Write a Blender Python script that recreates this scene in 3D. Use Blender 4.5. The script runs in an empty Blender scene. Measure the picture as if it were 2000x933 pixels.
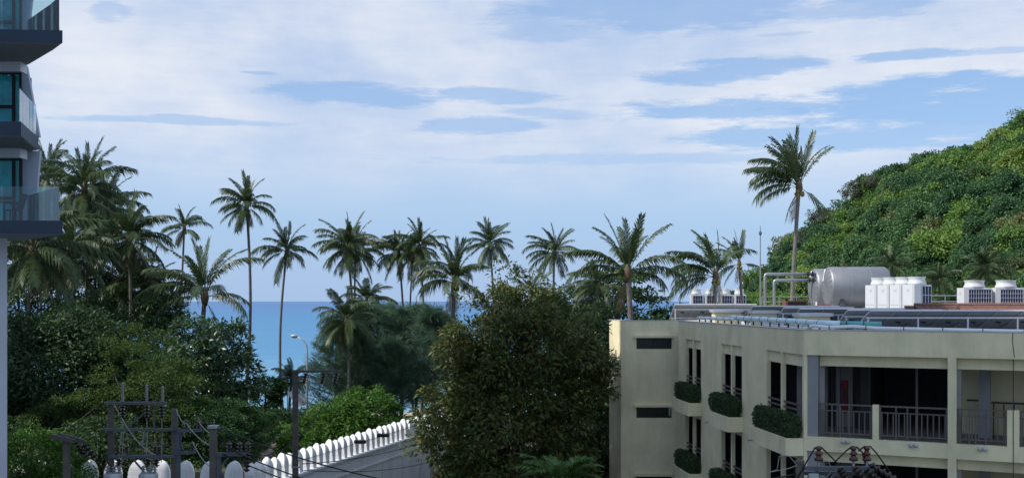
import bpy, math, random
import numpy as np
from mathutils import Vector
R = math.radians
random.seed(7); RNG = np.random.default_rng(7)
scene = bpy.context.scene
COL = scene.collection

# ------------------------------------------------------------ camera
F = 2144.0; HZ = 588.0; CZ = 11.1           # photo focal length (px at 2000 wide), horizon row, camera height
cd = bpy.data.cameras.new('camera'); cam = bpy.data.objects.new('camera', cd); COL.objects.link(cam)
cam.location = (0, 0, CZ); cam.rotation_euler = (R(90), 0, 0)
cd.sensor_width = 36; cd.lens = 36 * F / 2000; cd.shift_y = (HZ - 466.5) / 2000
cd.clip_start = 0.5; cd.clip_end = 90000
scene.camera = cam
def P(px, py, Y): return ((px - 1000) / F * Y, Y, CZ - (py - HZ) / F * Y)
def PX(px, Y): return (px - 1000) / F * Y
def PZ(py, Y): return CZ - (py - HZ) / F * Y

# ------------------------------------------------------------ light
SUN_EL = R(46); SUN_H = Vector((-0.95, -0.30)).normalized()
sdir = Vector((SUN_H.x * math.cos(SUN_EL), SUN_H.y * math.cos(SUN_EL), math.sin(SUN_EL)))
sl = bpy.data.lights.new('sun', 'SUN'); sun = bpy.data.objects.new('sun', sl); COL.objects.link(sun)
sl.energy = 3.6; sl.angle = R(0.6); sl.color = (1.0, 0.95, 0.87)
sun.rotation_euler = (-sdir).to_track_quat('-Z', 'Y').to_euler(); sun.location = (-40, -20, 60)
vs = scene.view_settings
vs.view_transform = 'Standard'; vs.look = 'None'; vs.exposure = 0.38; vs.gamma = 1.0; vs.use_curve_mapping = False
scene.render.engine = 'CYCLES'

world = bpy.data.worlds.new('World'); scene.world = world; world.use_nodes = True
def build_world():
    nt = world.node_tree; nt.nodes.clear(); N = nt.nodes; L = nt.links
    def sock(x, inp):
        if isinstance(x, (int, float)): inp.default_value = x
        else: L.new(x, inp)
    def M(op, a, b=0.0, c=None, clamp=False):
        n = N.new('ShaderNodeMath'); n.operation = op; n.use_clamp = clamp
        sock(a, n.inputs[0]); sock(b, n.inputs[1])
        if c is not None: sock(c, n.inputs[2])
        return n.outputs[0]
    def step(x, a, b):
        n = N.new('ShaderNodeMapRange'); n.interpolation_type = 'SMOOTHSTEP'
        sock(x, n.inputs[0]); n.inputs[1].default_value = a; n.inputs[2].default_value = b
        return n.outputs[0]
    out = N.new('ShaderNodeOutputWorld'); bg = N.new('ShaderNodeBackground'); L.new(bg.outputs[0], out.inputs[0])
    bg.inputs[1].default_value = 0.12
    sky = N.new('ShaderNodeTexSky'); sky.sky_type = 'NISHITA'; sky.sun_disc = False
    sky.sun_elevation = SUN_EL; sky.sun_rotation = math.atan2(SUN_H.x, SUN_H.y)
    sky.air_density = 1.0; sky.dust_density = 0.3; sky.ozone_density = 3.0; sky.altitude = 10
    tc = N.new('ShaderNodeTexCoord'); sp = N.new('ShaderNodeSeparateXYZ'); L.new(tc.outputs['Generated'], sp.inputs[0])
    az = M('ARCTAN2', sp.outputs[0], sp.outputs[1])
    el = M('ARCSINE', sp.outputs[2])
    def noise(sx, sy, scale, detail, rough, off=0.0):
        c = N.new('ShaderNodeCombineXYZ'); L.new(M('MULTIPLY', az, sx), c.inputs[0]); L.new(M('MULTIPLY', el, sy), c.inputs[1]); c.inputs[2].default_value = off
        n = N.new('ShaderNodeTexNoise'); n.inputs['Scale'].default_value = scale; n.inputs['Detail'].default_value = detail; n.inputs['Roughness'].default_value = rough
        L.new(c.outputs[0], n.inputs['Vector']); return n.outputs[0]
    n_fine = noise(1.0, 6.5, 13.0, 9, 0.68, 3.1)
    n_mid = noise(1.0, 4.0, 4.0, 6, 0.55, 11.7)
    n_big = noise(1.0, 2.2, 1.6, 4, 0.5, 5.2)
    n_soft = noise(1.0, 1.4, 6.0, 5, 0.5, 21.0)
    # cloud sheet: dense from a few degrees up, thinning where the broad noise says so
    cover = step(el, R(3.2), R(9.5))
    wig = M('ADD', M('MULTIPLY', M('SUBTRACT', n_fine, 0.5), 4.2), M('MULTIPLY', M('SUBTRACT', n_mid, 0.5), 1.6))
    waz = M('ADD', az, M('MULTIPLY', M('SUBTRACT', n_soft, .5), .10)); wel = M('ADD', el, M('MULTIPLY', M('SUBTRACT', n_mid, .5), .020))
    gaps = None
    def gap(px, py, rx, ry, amount):
        nonlocal gaps
        a0 = math.atan((px - 1000) / F); e0 = math.atan((HZ - py) / F * math.cos(a0))
        dx = M('DIVIDE', M('SUBTRACT', waz, a0), rx / F); dy = M('DIVIDE', M('SUBTRACT', wel, e0), ry / F)
        r2 = M('ADD', M('MULTIPLY', dx, dx), M('MULTIPLY', dy, dy))
        g = M('MULTIPLY', step(M('ADD', r2, wig), 1.35, 0.35), amount)
        gaps = g if gaps is None else M('MAXIMUM', gaps, g)
    for q in [(690, 184, 200, 24, .85), (960, 190, 150, 16, .7), (930, 248, 120, 17, .7), (320, 239, 190, 8, .6), (1080, 225, 90, 12, .5),
              (1430, 140, 170, 22, .85), (1810, 113, 120, 9, .8), (1480, 213, 300, 26, .9), (1850, 205, 330, 46, 1.0), (1700, 262, 330, 34, .9),
              (1330, 18, 360, 42, .75), (1080, 35, 140, 40, .5), (215, 18, 34, 22, .5), (490, 138, 30, 4, .6), (1150, 312, 400, 12, .5), (1640, 20, 160, 26, .6),
              (1980, 102, 60, 6, .5), (1540, 72, 60, 4, .3)]:
        gap(*q)
    beyond = step(M('ABSOLUTE', az), R(27), R(40))          # elsewhere the same broken sheet carries on from noise alone
    gap_noise = M('MULTIPLY', step(M('ADD', n_mid, M('MULTIPLY', n_fine, .35)), .78, .58), .8)
    high = step(el, R(16), R(22))
    gaps = M('MAXIMUM', gaps, M('MULTIPLY', gap_noise, M('MAXIMUM', beyond, high)))
    dens = M('MULTIPLY', cover, M('SUBTRACT', 1.0, gaps), clamp=True)
    thin = M('ADD', M('MULTIPLY', n_big, .55), M('MULTIPLY', n_soft, .5))
    dens = M('MULTIPLY', dens, step(thin, .18, .62))
    # colours (divided by the background strength)
    k = 1 / 0.12
    def mix(f, a, b):
        n = N.new('ShaderNodeMix'); n.data_type = 'RGBA'
        sock(f, n.inputs['Factor'])
        for s, i in ((a, 6), (b, 7)):
            if isinstance(s, tuple): n.inputs[i].default_value = (*s, 1)
            else: L.new(s, n.inputs[i])
        return n.outputs[2]
    veil = mix(0.62, sky.outputs[0], (0.235 * k, 0.375 * k, 0.63 * k))      # thin humid veil over the blue
    lowveil = mix(M('MULTIPLY', step(el, R(7.5), R(0.0)), .75), veil, (0.275 * k, 0.405 * k, 0.625 * k))
    shade = M('ADD', M('MULTIPLY', n_soft, .7), M('MULTIPLY', n_fine, .35))
    cl = mix(step(shade, .34, .70), (0.46 * k, 0.53 * k, 0.67 * k), (0.65 * k, 0.67 * k, 0.715 * k))
    fin = mix(M('MULTIPLY', dens, .93), lowveil, cl)
    L.new(fin, bg.inputs[0])
build_world()

# ------------------------------------------------------------ materials
MATS = {}
def mat(name, col, rough=0.7, metal=0.0, var=0.12, scale=3.0, bump=0.0, bscale=40.0, spec=0.4, streak=0.0, col2=None):
    m = bpy.data.materials.new(name); m.use_nodes = True; nt = m.node_tree; b = nt.nodes['Principled BSDF']; L = nt.links
    b.inputs['Roughness'].default_value = rough; b.inputs['Metallic'].default_value = metal; b.inputs['Specular IOR Level'].default_value = spec
    tc = nt.nodes.new('ShaderNodeTexCoord')
    n = nt.nodes.new('ShaderNodeTexNoise'); n.inputs['Scale'].default_value = scale; n.inputs['Detail'].default_value = 7; n.inputs['Roughness'].default_value = .65
    L.new(tc.outputs['Object'], n.inputs['Vector'])
    rp = nt.nodes.new('ShaderNodeValToRGB'); rp.color_ramp.elements[0].position = .3; rp.color_ramp.elements[1].position = .7
    c2 = col2 or tuple(min(1, c * (1 + var)) for c in col)
    c1 = tuple(c * (1 - var) for c in col)
    rp.color_ramp.elements[0].color = (*c1, 1); rp.color_ramp.elements[1].color = (*c2, 1)
    L.new(n.outputs[0], rp.inputs[0]); last = rp.outputs[0]
    if streak > 0:          # rain streaks and weathering, running down the surface
        mp = nt.nodes.new('ShaderNodeMapping'); mp.inputs['Scale'].default_value = (.8, .8, .2); L.new(tc.outputs['Object'], mp.inputs[0])
        n2 = nt.nodes.new('ShaderNodeTexNoise'); n2.inputs['Scale'].default_value = 1.1; n2.inputs['Detail'].default_value = 8; n2.inputs['Roughness'].default_value = .7
        L.new(mp.outputs[0], n2.inputs['Vector'])
        r2 = nt.nodes.new('ShaderNodeValToRGB'); r2.color_ramp.elements[0].position = .46; r2.color_ramp.elements[1].position = .72
        r2.color_ramp.elements[0].color = (1, 1, 1, 1); r2.color_ramp.elements[1].color = (1 - streak, 1 - streak, 1 - streak * .95, 1)
        L.new(n2.outputs[0], r2.inputs[0])
        mx = nt.nodes.new('ShaderNodeMix'); mx.data_type = 'RGBA'; mx.blend_type = 'MULTIPLY'; mx.inputs['Factor'].default_value = 1
        L.new(last, mx.inputs[6]); L.new(r2.outputs[0], mx.inputs[7]); last = mx.outputs[2]
    L.new(last, b.inputs['Base Color'])
    if bump > 0:
        bn = nt.nodes.new('ShaderNodeTexNoise'); bn.inputs['Scale'].default_value = bscale; bn.inputs['Detail'].default_value = 5
        L.new(tc.outputs['Object'], bn.inputs['Vector'])
        bp = nt.nodes.new('ShaderNodeBump'); bp.inputs['Strength'].default_value = bump; bp.inputs['Distance'].default_value = .02
        L.new(bn.outputs[0], bp.inputs['Height']); L.new(bp.outputs[0], b.inputs['Normal'])
    MATS[name] = m; return m

def leaf_mat(name, cols, rough=0.5, trans=0.3, inst=False, spec=0.35):
    m = bpy.data.materials.new(name); m.use_nodes = True; nt = m.node_tree; b = nt.nodes['Principled BSDF']; L = nt.links
    g = nt.nodes.new('ShaderNodeNewGeometry')
    rp = nt.nodes.new('ShaderNodeValToRGB')
    els = rp.color_ramp.elements
    while len(els) < len(cols): els.new(.5)
    for i, c in enumerate(cols): els[i].position = i / (len(cols) - 1); els[i].color = (*c, 1)
    if inst:       # one hue per tree, leaf by leaf variation on top
        oi = nt.nodes.new('ShaderNodeObjectInfo')
        ma = nt.nodes.new('ShaderNodeMath'); ma.operation = 'MULTIPLY_ADD'; ma.inputs[1].default_value = .3; L.new(g.outputs['Random Per Island'], ma.inputs[0])
        mb = nt.nodes.new('ShaderNodeMath'); mb.operation = 'MULTIPLY'; mb.inputs[1].default_value = .7; L.new(oi.outputs['Random'], mb.inputs[0]); L.new(mb.outputs[0], ma.inputs[2])
        L.new(ma.outputs[0], rp.inputs[0])
    else: L.new(g.outputs['Random Per Island'], rp.inputs[0])
    L.new(rp.outputs[0], b.inputs['Base Color']); b.inputs['Roughness'].default_value = rough; b.inputs['Specular IOR Level'].default_value = spec
    tr = nt.nodes.new('ShaderNodeBsdfTranslucent'); L.new(rp.outputs[0], tr.inputs[0])
    mx = nt.nodes.new('ShaderNodeMixShader'); mx.inputs[0].default_value = trans
    L.new(b.outputs[0], mx.inputs[1]); L.new(tr.outputs[0], mx.inputs[2]); L.new(mx.outputs[0], nt.nodes['Material Output'].inputs[0])
    MATS[name] = m; return m

def glass_mat(name, tint, alpha, rough=.03):
    m = bpy.data.materials.new(name); m.use_nodes = True; nt = m.node_tree; L = nt.links; nt.nodes.clear()
    o = nt.nodes.new('ShaderNodeOutputMaterial'); t = nt.nodes.new('ShaderNodeBsdfTransparent'); t.inputs[0].default_value = (*tint, 1)
    gl = nt.nodes.new('ShaderNodeBsdfGlossy'); gl.inputs['Roughness'].default_value = rough; gl.inputs[0].default_value = (.9, .95, .97, 1)
    fr = nt.nodes.new('ShaderNodeFresnel'); fr.inputs[0].default_value = 1.5
    ad = nt.nodes.new('ShaderNodeMath'); ad.operation = 'ADD'; ad.use_clamp = True; L.new(fr.outputs[0], ad.inputs[0]); ad.inputs[1].default_value = alpha
    mx = nt.nodes.new('ShaderNodeMixShader'); L.new(ad.outputs[0], mx.inputs[0]); L.new(t.outputs[0], mx.inputs[1]); L.new(gl.outputs[0], mx.inputs[2]); L.new(mx.outputs[0], o.inputs[0])
    MATS[name] = m; return m

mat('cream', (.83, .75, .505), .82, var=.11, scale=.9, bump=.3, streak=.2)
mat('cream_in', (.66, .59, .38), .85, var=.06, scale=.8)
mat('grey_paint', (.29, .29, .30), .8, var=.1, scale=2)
mat('dark_in', (.050, .050, .054), .8, var=.2)  # on interior walls this near-black stands in for deep shade
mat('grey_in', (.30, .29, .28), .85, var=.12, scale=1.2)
mat('tile_floor', (.20, .19, .18), .6, var=.1)
mat('rail_metal', (.115, .105, .10), .5, var=.15)
mat('roof_deck', (.46, .46, .46), .9, var=.25, scale=.8)
mat('white_wall', (.74, .75, .77), .85, var=.07, scale=.6, bump=.12, streak=.22)
mat('white_petal', (.80, .80, .80), .8, var=.08, scale=2.0, streak=.28)
mat('slab_dark', (.042, .066, .105), .6, var=.08, scale=1.0)
mat('soffit', (.30, .32, .35), .8, var=.06)
mat('tower_wall', (.52, .54, .66), .8, var=.04, scale=.5)
mat('tower_white', (.74, .76, .82), .8, var=.05, scale=.7)
mat('curtain', (.34, .80, .80), .9, var=.25, scale=2.0)
mat('frame_black', (.012, .014, .018), .4, var=.1)
mat('concrete', (.115, .105, .09), .9, var=.2, scale=5, bump=.3, streak=.2)
mat('wood_pole', (.09, .08, .075), .9, var=.3, scale=6, bump=.3)
mat('galv', (.33, .34, .36), .45, .6, var=.15, scale=6)
mat('steel_arm', (.095, .105, .13), .7, .1, var=.2, scale=5)
mat('brown_insulator', (.022, .012, .010), .2, var=.2, spec=.6)
mat('red_insulator', (.065, .012, .010), .22, var=.2, spec=.6)
mat('grey_insulator', (.22, .23, .23), .4, var=.1)
mat('cable', (.012, .012, .013), .6, var=.1)
mat('pale_cable', (.30, .30, .29), .6, var=.1)
mat('stainless', (.27, .28, .30), .5, .6, var=.10, scale=1.6, bump=.1, bscale=7)
mat('ac_white', (.60, .62, .64), .5, var=.03, scale=2)
mat('ac_side', (.50, .51, .53), .6, var=.05)
mat('ac_coil', (.010, .024, .075), .5, var=.3, scale=8)
mat('pv_back', (.36, .38, .40), .5, var=.12, scale=1.5)
mat('pv_cell', (.012, .018, .045), .15, var=.1)
mat('alu', (.62, .64, .67), .4, .5, var=.06)
mat('pipe_blue', (.62, .82, .90), .5, var=.08)
mat('pipe_teal', (.12, .42, .42), .5, var=.1)
mat('pipe_white', (.78, .80, .82), .5, var=.05)
mat('red_paint', (.24, .015, .015), .5, var=.1)
mat('rust_red', (.16, .06, .05), .7, var=.3, scale=8)
mat('roof_tile', (.20, .10, .08), .85, var=.25, scale=6)
mat('brown_roof', (.16, .13, .12), .9, var=.25, scale=5)
mat('dark_roof', (.05, .04, .038), .9, var=.3, scale=4)
mat('palm_trunk', (.155, .14, .13), .95, var=.3, scale=4, bump=.5, bscale=12)
mat('bark', (.075, .06, .048), .95, var=.35, scale=5, bump=.5)
mat('husk', (.12, .085, .045), .9, var=.35, scale=5)
mat('coconut', (.19, .17, .045), .6, var=.3, scale=4)
mat('asphalt', (.055, .055, .058), .95, var=.2, scale=3, bump=.3)
mat('ground', (.050, .058, .024), 1.0, var=.45, scale=.5)
mat('sand', (.42, .36, .26), .95, var=.12, scale=.4)
mat('hill_soil', (.028, .040, .014), 1.0, var=.4, scale=.2)
mat('chair_black', (.012, .012, .014), .5, var=.1)
mat('canvas_white', (.80, .81, .82), .8, var=.04)
mat('lamp_grey', (.42, .45, .47), .45, .3, var=.08)
leaf_mat('palm_leaf', [(0.031, 0.056, 0.022), (0.048, 0.084, 0.028), (0.066, 0.102, 0.036), (0.092, 0.117, 0.046)], .42, .22, spec=.3)
leaf_mat('palm_leaf_dry', [(.12, .10, .045), (.19, .15, .075), (.24, .20, .11)], .6, .3)
leaf_mat('palm_leaf_green', [(0.060, 0.128, 0.030), (0.090, 0.195, 0.045), (0.128, 0.240, 0.060)], .42, .3, spec=.5)
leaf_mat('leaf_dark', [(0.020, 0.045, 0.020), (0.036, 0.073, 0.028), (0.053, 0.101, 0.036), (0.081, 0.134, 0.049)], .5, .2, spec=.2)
leaf_mat('leaf_glossy', [(0.025, 0.057, 0.025), (0.040, 0.089, 0.031), (0.064, 0.122, 0.049), (0.108, 0.166, 0.086)], .36, .2, spec=.55)
leaf_mat('leaf_olive', [(0.037, 0.069, 0.023), (0.056, 0.097, 0.028), (0.083, 0.121, 0.033), (0.113, 0.139, 0.037), (0.173, 0.178, 0.046), (0.139, 0.1, 0.037)], .45, .25, spec=.25)
leaf_mat('leaf_lime', [(0.031, 0.064, 0.014), (0.05, 0.095, 0.018), (0.069, 0.119, 0.023), (0.095, 0.144, 0.032)], .55, .35, spec=.2)
leaf_mat('leaf_bright', [(0.037, 0.099, 0.015), (0.057, 0.143, 0.020), (0.083, 0.182, 0.029), (0.116, 0.220, 0.050)], .5, .35, spec=.2)
leaf_mat('leaf_hedge', [(0.020, 0.058, 0.017), (0.034, 0.088, 0.024), (0.054, 0.121, 0.030)], .55, .25, spec=.2)
leaf_mat('leaf_clipped', [(0.027, 0.057, 0.023), (0.046, 0.091, 0.034), (0.072, 0.122, 0.046)], .6, .2)
leaf_mat('needle', [(0.052, 0.103, 0.067), (0.083, 0.154, 0.094), (0.123, 0.206, 0.123)], .6, .3)
leaf_mat('leaf_tier', [(0.029, 0.068, 0.023), (0.047, 0.101, 0.031), (0.072, 0.130, 0.044)], .45, .25)
leaf_mat('leaf_hill', [(0.084, 0.157, 0.058), (0.111, 0.213, 0.061), (0.158, 0.267, 0.063), (0.207, 0.305, 0.078), (0.261, 0.333, 0.096)], .65, .3, inst=True, spec=.15)
leaf_mat('leaf_hill_dark', [(0.045, 0.1, 0.05), (0.061, 0.135, 0.061), (0.085, 0.173, 0.067), (0.117, 0.204, 0.079)], .6, .25, inst=True, spec=.2)
leaf_mat('leaf_hill_olive', [(0.094, 0.136, 0.067), (0.133, 0.17, 0.074), (0.179, 0.2, 0.084), (0.211, 0.207, 0.103)], .65, .3, inst=True, spec=.15)
leaf_mat('leaf_airy', [(.070, .085, .055), (.095, .11, .070), (.12, .135, .085)], .6, .3)
glass_mat('balcony_glass', (.80, .93, .93), .07)
glass_mat('tower_glass', (.58, .92, .95), .02)
glass_mat('slit_glass', (.30, .36, .34), .0, .25)

def sea_mat():
    m = bpy.data.materials.new('sea_water'); m.use_nodes = True; nt = m.node_tree; b = nt.nodes['Principled BSDF']; L = nt.links
    tc = nt.nodes.new('ShaderNodeTexCoord'); sp = nt.nodes.new('ShaderNodeSeparateXYZ'); L.new(tc.outputs['Object'], sp.inputs[0])
    mp = nt.nodes.new('ShaderNodeMapping'); mp.inputs['Scale'].default_value = (.006, .028, 1); L.new(tc.outputs['Object'], mp.inputs[0])
    n = nt.nodes.new('ShaderNodeTexNoise'); n.inputs['Scale'].default_value = 1.0; n.inputs['Detail'].default_value = 8; n.inputs['Roughness'].default_value = .65; L.new(mp.outputs[0], n.inputs['Vector'])
    lg = nt.nodes.new('ShaderNodeMath'); lg.operation = 'LOGARITHM'; L.new(sp.outputs[1], lg.inputs[0]); lg.inputs[1].default_value = 10
    ad = nt.nodes.new('ShaderNodeMath'); ad.operation = 'MULTIPLY_ADD'; L.new(n.outputs[0], ad.inputs[0]); ad.inputs[1].default_value = .85; L.new(lg.outputs[0], ad.inputs[2])
    mr = nt.nodes.new('ShaderNodeMapRange'); L.new(ad.outputs[0], mr.inputs[0]); mr.inputs[1].default_value = 2.42; mr.inputs[2].default_value = 4.2
    rp = nt.nodes.new('ShaderNodeValToRGB'); e = rp.color_ramp.elements; L.new(mr.outputs[0], rp.inputs[0])
    e[0].position = 0; e[0].color = (.18, .36, .46, 1); e[1].position = 1; e[1].color = (.028, .12, .30, 1)
    q = e.new(.22); q.color = (.040, .20, .37, 1); q = e.new(.5); q.color = (.016, .16, .34, 1); q = e.new(.75); q.color = (.018, .125, .32, 1)
    L.new(rp.outputs[0], b.inputs['Base Color']); b.inputs['Roughness'].default_value = .35; b.inputs['Specular IOR Level'].default_value = .12
    m2 = nt.nodes.new('ShaderNodeMapping'); m2.inputs['Scale'].default_value = (.22, .5, 1); L.new(tc.outputs['Object'], m2.inputs[0])
    w = nt.nodes.new('ShaderNodeTexNoise'); w.inputs['Scale'].default_value = 1; w.inputs['Detail'].default_value = 8; w.inputs['Roughness'].default_value = .7; L.new(m2.outputs[0], w.inputs['Vector'])
    bp = nt.nodes.new('ShaderNodeBump'); bp.inputs['Strength'].default_value = .55; bp.inputs['Distance'].default_value = .5
    L.new(w.outputs[0], bp.inputs['Height']); L.new(bp.outputs[0], b.inputs['Normal'])
    MATS['sea_water'] = m
sea_mat()

# ------------------------------------------------------------ object helpers
def tag(o, label=None, cat=None, group=None, kind=None):
    for k, v in (('label', label), ('category', cat), ('group', group), ('kind', kind)):
        if v: o[k] = v
    return o
def empty(name, loc, label=None, cat=None, group=None):
    o = bpy.data.objects.new(name, None); COL.objects.link(o); o.location = loc; o.empty_display_size = .3
    return tag(o, label, cat, group)
def root_loc(o):
    while o is not None and o.parent is not None: o = o.parent
    return Vector(o.location) if o is not None else Vector((0, 0, 0))
def link(name, me, m=None, parent=None):
    if m is not None and not me.materials: me.materials.append(MATS[m])
    o = bpy.data.objects.new(name, me); COL.objects.link(o); o.parent = parent; return o
def np_mesh(name, V, Q, m, smooth=False):
    V = np.asarray(V, dtype=np.float32); Q = np.asarray(Q, dtype=np.int32)
    me = bpy.data.meshes.new(name); k = Q.shape[1]
    me.vertices.add(len(V)); me.vertices.foreach_set('co', V.ravel())
    me.loops.add(Q.size); me.loops.foreach_set('vertex_index', Q.ravel())
    me.polygons.add(len(Q)); me.polygons.foreach_set('loop_start', np.arange(0, Q.size, k, dtype=np.int32))
    me.update(calc_edges=True); me.validate()
    me.materials.append(MATS[m])
    if smooth: me.polygons.foreach_set('use_smooth', np.ones(len(Q), dtype=bool))
    return me

class Frame:
    """a vertical plane's own axes: s along it, d outwards, z up"""
    def __init__(self, A, B):
        self.A = Vector(A); e = Vector(B) - self.A; self.L = e.length; self.e = e.normalized(); self.n = Vector((self.e.y, -self.e.x))
    def pt(self, s, d, z): p = self.A + self.e * s + self.n * d; return (p.x, p.y, z)
    def s_px(self, px, d=0.0):
        k = (px - 1000) / F; o = self.A + self.n * d
        return (k * o.y - o.x) / (self.e.x - k * self.e.y)
class MB:
    def __init__(self): self.v = []; self.f = []
    def hexa(self, p):
        b = len(self.v); self.v += [tuple(q) for q in p]
        self.f += [tuple(b + i for i in q) for q in ((0, 3, 2, 1), (4, 5, 6, 7), (0, 1, 5, 4), (1, 2, 6, 5), (2, 3, 7, 6), (3, 0, 4, 7))]; return self
    def box(self, x0, x1, y0, y1, z0, z1):
        return self.hexa([(x0, y0, z0), (x1, y0, z0), (x1, y1, z0), (x0, y1, z0), (x0, y0, z1), (x1, y0, z1), (x1, y1, z1), (x0, y1, z1)])
    def fbox(self, fr, s0, s1, d0, d1, z0, z1):
        q = lambda s, d, z: fr.pt(s, d, z)
        return self.hexa([q(s0, d1, z0), q(s1, d1, z0), q(s1, d0, z0), q(s0, d0, z0), q(s0, d1, z1), q(s1, d1, z1), q(s1, d0, z1), q(s0, d0, z1)])
    def bar(self, a, b, w, h=None, up=(0, 0, 1)):
        a = Vector(a); b = Vector(b); d = (b - a).normalized(); u = Vector(up)
        if abs(d.dot(u)) > .99: u = Vector((0, 1, 0))
        s = d.cross(u).normalized() * w / 2; t = s.cross(d).normalized() * (h or w) / 2
        return self.hexa([a - s - t, a + s - t, b + s - t, b - s - t, a - s + t, a + s + t, b + s + t, b - s + t])
    def prism(self, poly, z0, z1):
        a = sum(poly[i][0] * poly[(i + 1) % len(poly)][1] - poly[(i + 1) % len(poly)][0] * poly[i][1] for i in range(len(poly)))
        if a < 0: poly = poly[::-1]
        b = len(self.v); n = len(poly)
        self.v += [(x, y, z0) for x, y in poly] + [(x, y, z1) for x, y in poly]
        self.f.append(tuple(b + i for i in reversed(range(n)))); self.f.append(tuple(b + n + i for i in range(n)))
        self.f += [(b + i, b + (i + 1) % n, b + n + (i + 1) % n, b + n + i) for i in range(n)]; return self
    def extrude(self, poly, off):
        """planar 3D polygon given thickness along vector off"""
        b = len(self.v); n = len(poly); o = Vector(off)
        self.v += [tuple(Vector(p)) for p in poly] + [tuple(Vector(p) + o) for p in poly]
        self.f.append(tuple(b + i for i in reversed(range(n)))); self.f.append(tuple(b + n + i for i in range(n)))
        self.f += [(b + i, b + (i + 1) % n, b + n + (i + 1) % n, b + n + i) for i in range(n)]; return self
    def tube(self, pts, r, n=6, cap=True):
        pts = [Vector(p) for p in pts]; m = len(pts); rr = r if isinstance(r, (list, tuple)) else [r] * m
        b = len(self.v); prev = None
        for i, p in enumerate(pts):
            d = (pts[min(i + 1, m - 1)] - pts[max(i - 1, 0)]).normalized()
            u = prev if prev is not None else (Vector((1, 0, 0)) if abs(d.x) < .8 else Vector((0, 1, 0)))
            u = (u - d * u.dot(d)).normalized(); w = d.cross(u); prev = u
            for k in range(n):
                a = 2 * math.pi * k / n; self.v.append(tuple(p + (u * math.cos(a) + w * math.sin(a)) * rr[i]))
        for i in range(m - 1):
            for k in range(n):
                a = b + i * n + k; c = b + i * n + (k + 1) % n; self.f.append((a, c, c + n, a + n))
        if cap:
            self.f.append(tuple(b + k for k in reversed(range(n)))); self.f.append(tuple(b + (m - 1) * n + k for k in range(n)))
        return self
    def lathe(self, prof, base, axis=(0, 0, 1), n=12):
        ax = Vector(axis).normalized(); base = Vector(base)
        return self.tube([base + ax * h for r, h in prof], [max(r, 1e-4) for r, h in prof], n) if True else self
    def build(self, name, m, parent=None, smooth=False):
        off = root_loc(parent)
        me = bpy.data.meshes.new(name); me.from_pydata([(x - off.x, y - off.y, z - off.z) for x, y, z in self.v], [], self.f)
        me.update()
        if smooth: me.polygons.foreach_set('use_smooth', [True] * len(me.polygons))
        return link(name, me, m, parent)
def lathe_bar(mb, prof, base, axis, n=10):
    """rings along an axis even where two profile steps share a height"""
    ax = Vector(axis).normalized(); base = Vector(base)
    u = ax.orthogonal().normalized(); w = ax.cross(u); b = len(mb.v)
    for r, h in prof:
        for k in range(n):
            a = 2 * math.pi * k / n; mb.v.append(tuple(base + ax * h + (u * math.cos(a) + w * math.sin(a)) * r))
    for i in range(len(prof) - 1):
        for k in range(n):
            a = b + i * n + k; c = b + i * n + (k + 1) % n; mb.f.append((a, c, c + n, a + n))
    mb.f.append(tuple(b + k for k in reversed(range(n)))); mb.f.append(tuple(b + (len(prof) - 1) * n + k for k in range(n)))
    return mb
def disc_profile(n, r_in, r_out, pitch):
    p = [(r_in, 0)]
    for i in range(n):
        h = i * pitch; p += [(r_in, h + pitch * .15), (r_out, h + pitch * .30), (r_out * .95, h + pitch * .5), (r_in, h + pitch * .8)]
    return p + [(r_in, n * pitch)]
def copy_tree(o, parent=None):
    c = o.copy(); COL.objects.link(c); c.parent = parent
    for ch in list(o.children): copy_tree(ch, c)
    return c

# ------------------------------------------------------------ the setting: ground, sea, hill
def ground():
    xs = np.linspace(-420, 420, 57); ys = np.array([-120, -60, -20, 10, 30, 50, 70, 90, 104, 112, 118, 124, 132, 145, 170, 240])
    zs = np.interp(ys, [-120, 104, 112, 118, 124, 145, 240], [0, 0, -.3, -.9, -1.55, -3, -6])
    V = [(x, y, z) for y, z in zip(ys, zs) for x in xs]; n = len(xs)
    Q = [(j * n + i, j * n + i + 1, (j + 1) * n + i + 1, (j + 1) * n + i) for j in range(len(ys) - 1) for i in range(n - 1)]
    o = link('ground', np_mesh('ground', V, Q, 'ground')); tag(o, 'dark planted ground under the trees', kind='structure')
    b = MB(); bz = lambda y: float(np.interp(y, ys, zs)) + .03
    for y0, y1 in ((108, 112), (112, 118), (118, 124), (124, 132)):
        b.v += [(-300, y0, bz(y0)), (300, y0, bz(y0)), (300, y1, bz(y1)), (-300, y1, bz(y1))]; k = len(b.v) - 4; b.f.append((k, k + 1, k + 2, k + 3))
    tag(b.build('beach', 'sand'), 'strip of pale beach sand at the water', kind='structure')
    r = MB(); r.v = [(-9.0, 20, .012), (4.0, 20, .012), (3.0, 90, .012), (-2.9, 90, .012)]; r.f = [(0, 1, 2, 3)]
    tag(r.build('road', 'asphalt'), 'grey asphalt lane along the white wall', kind='structure')
    s = MB(); X = 45000; s.v = [(-X, 116, -1.3), (X, 116, -1.3), (X, 60000, -1.3), (-X, 60000, -1.3)]; s.f = [(0, 1, 2, 3)]
    tag(s.build('sea', 'sea_water'), 'blue tropical sea reaching to the horizon', kind='structure')
ground()

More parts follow.
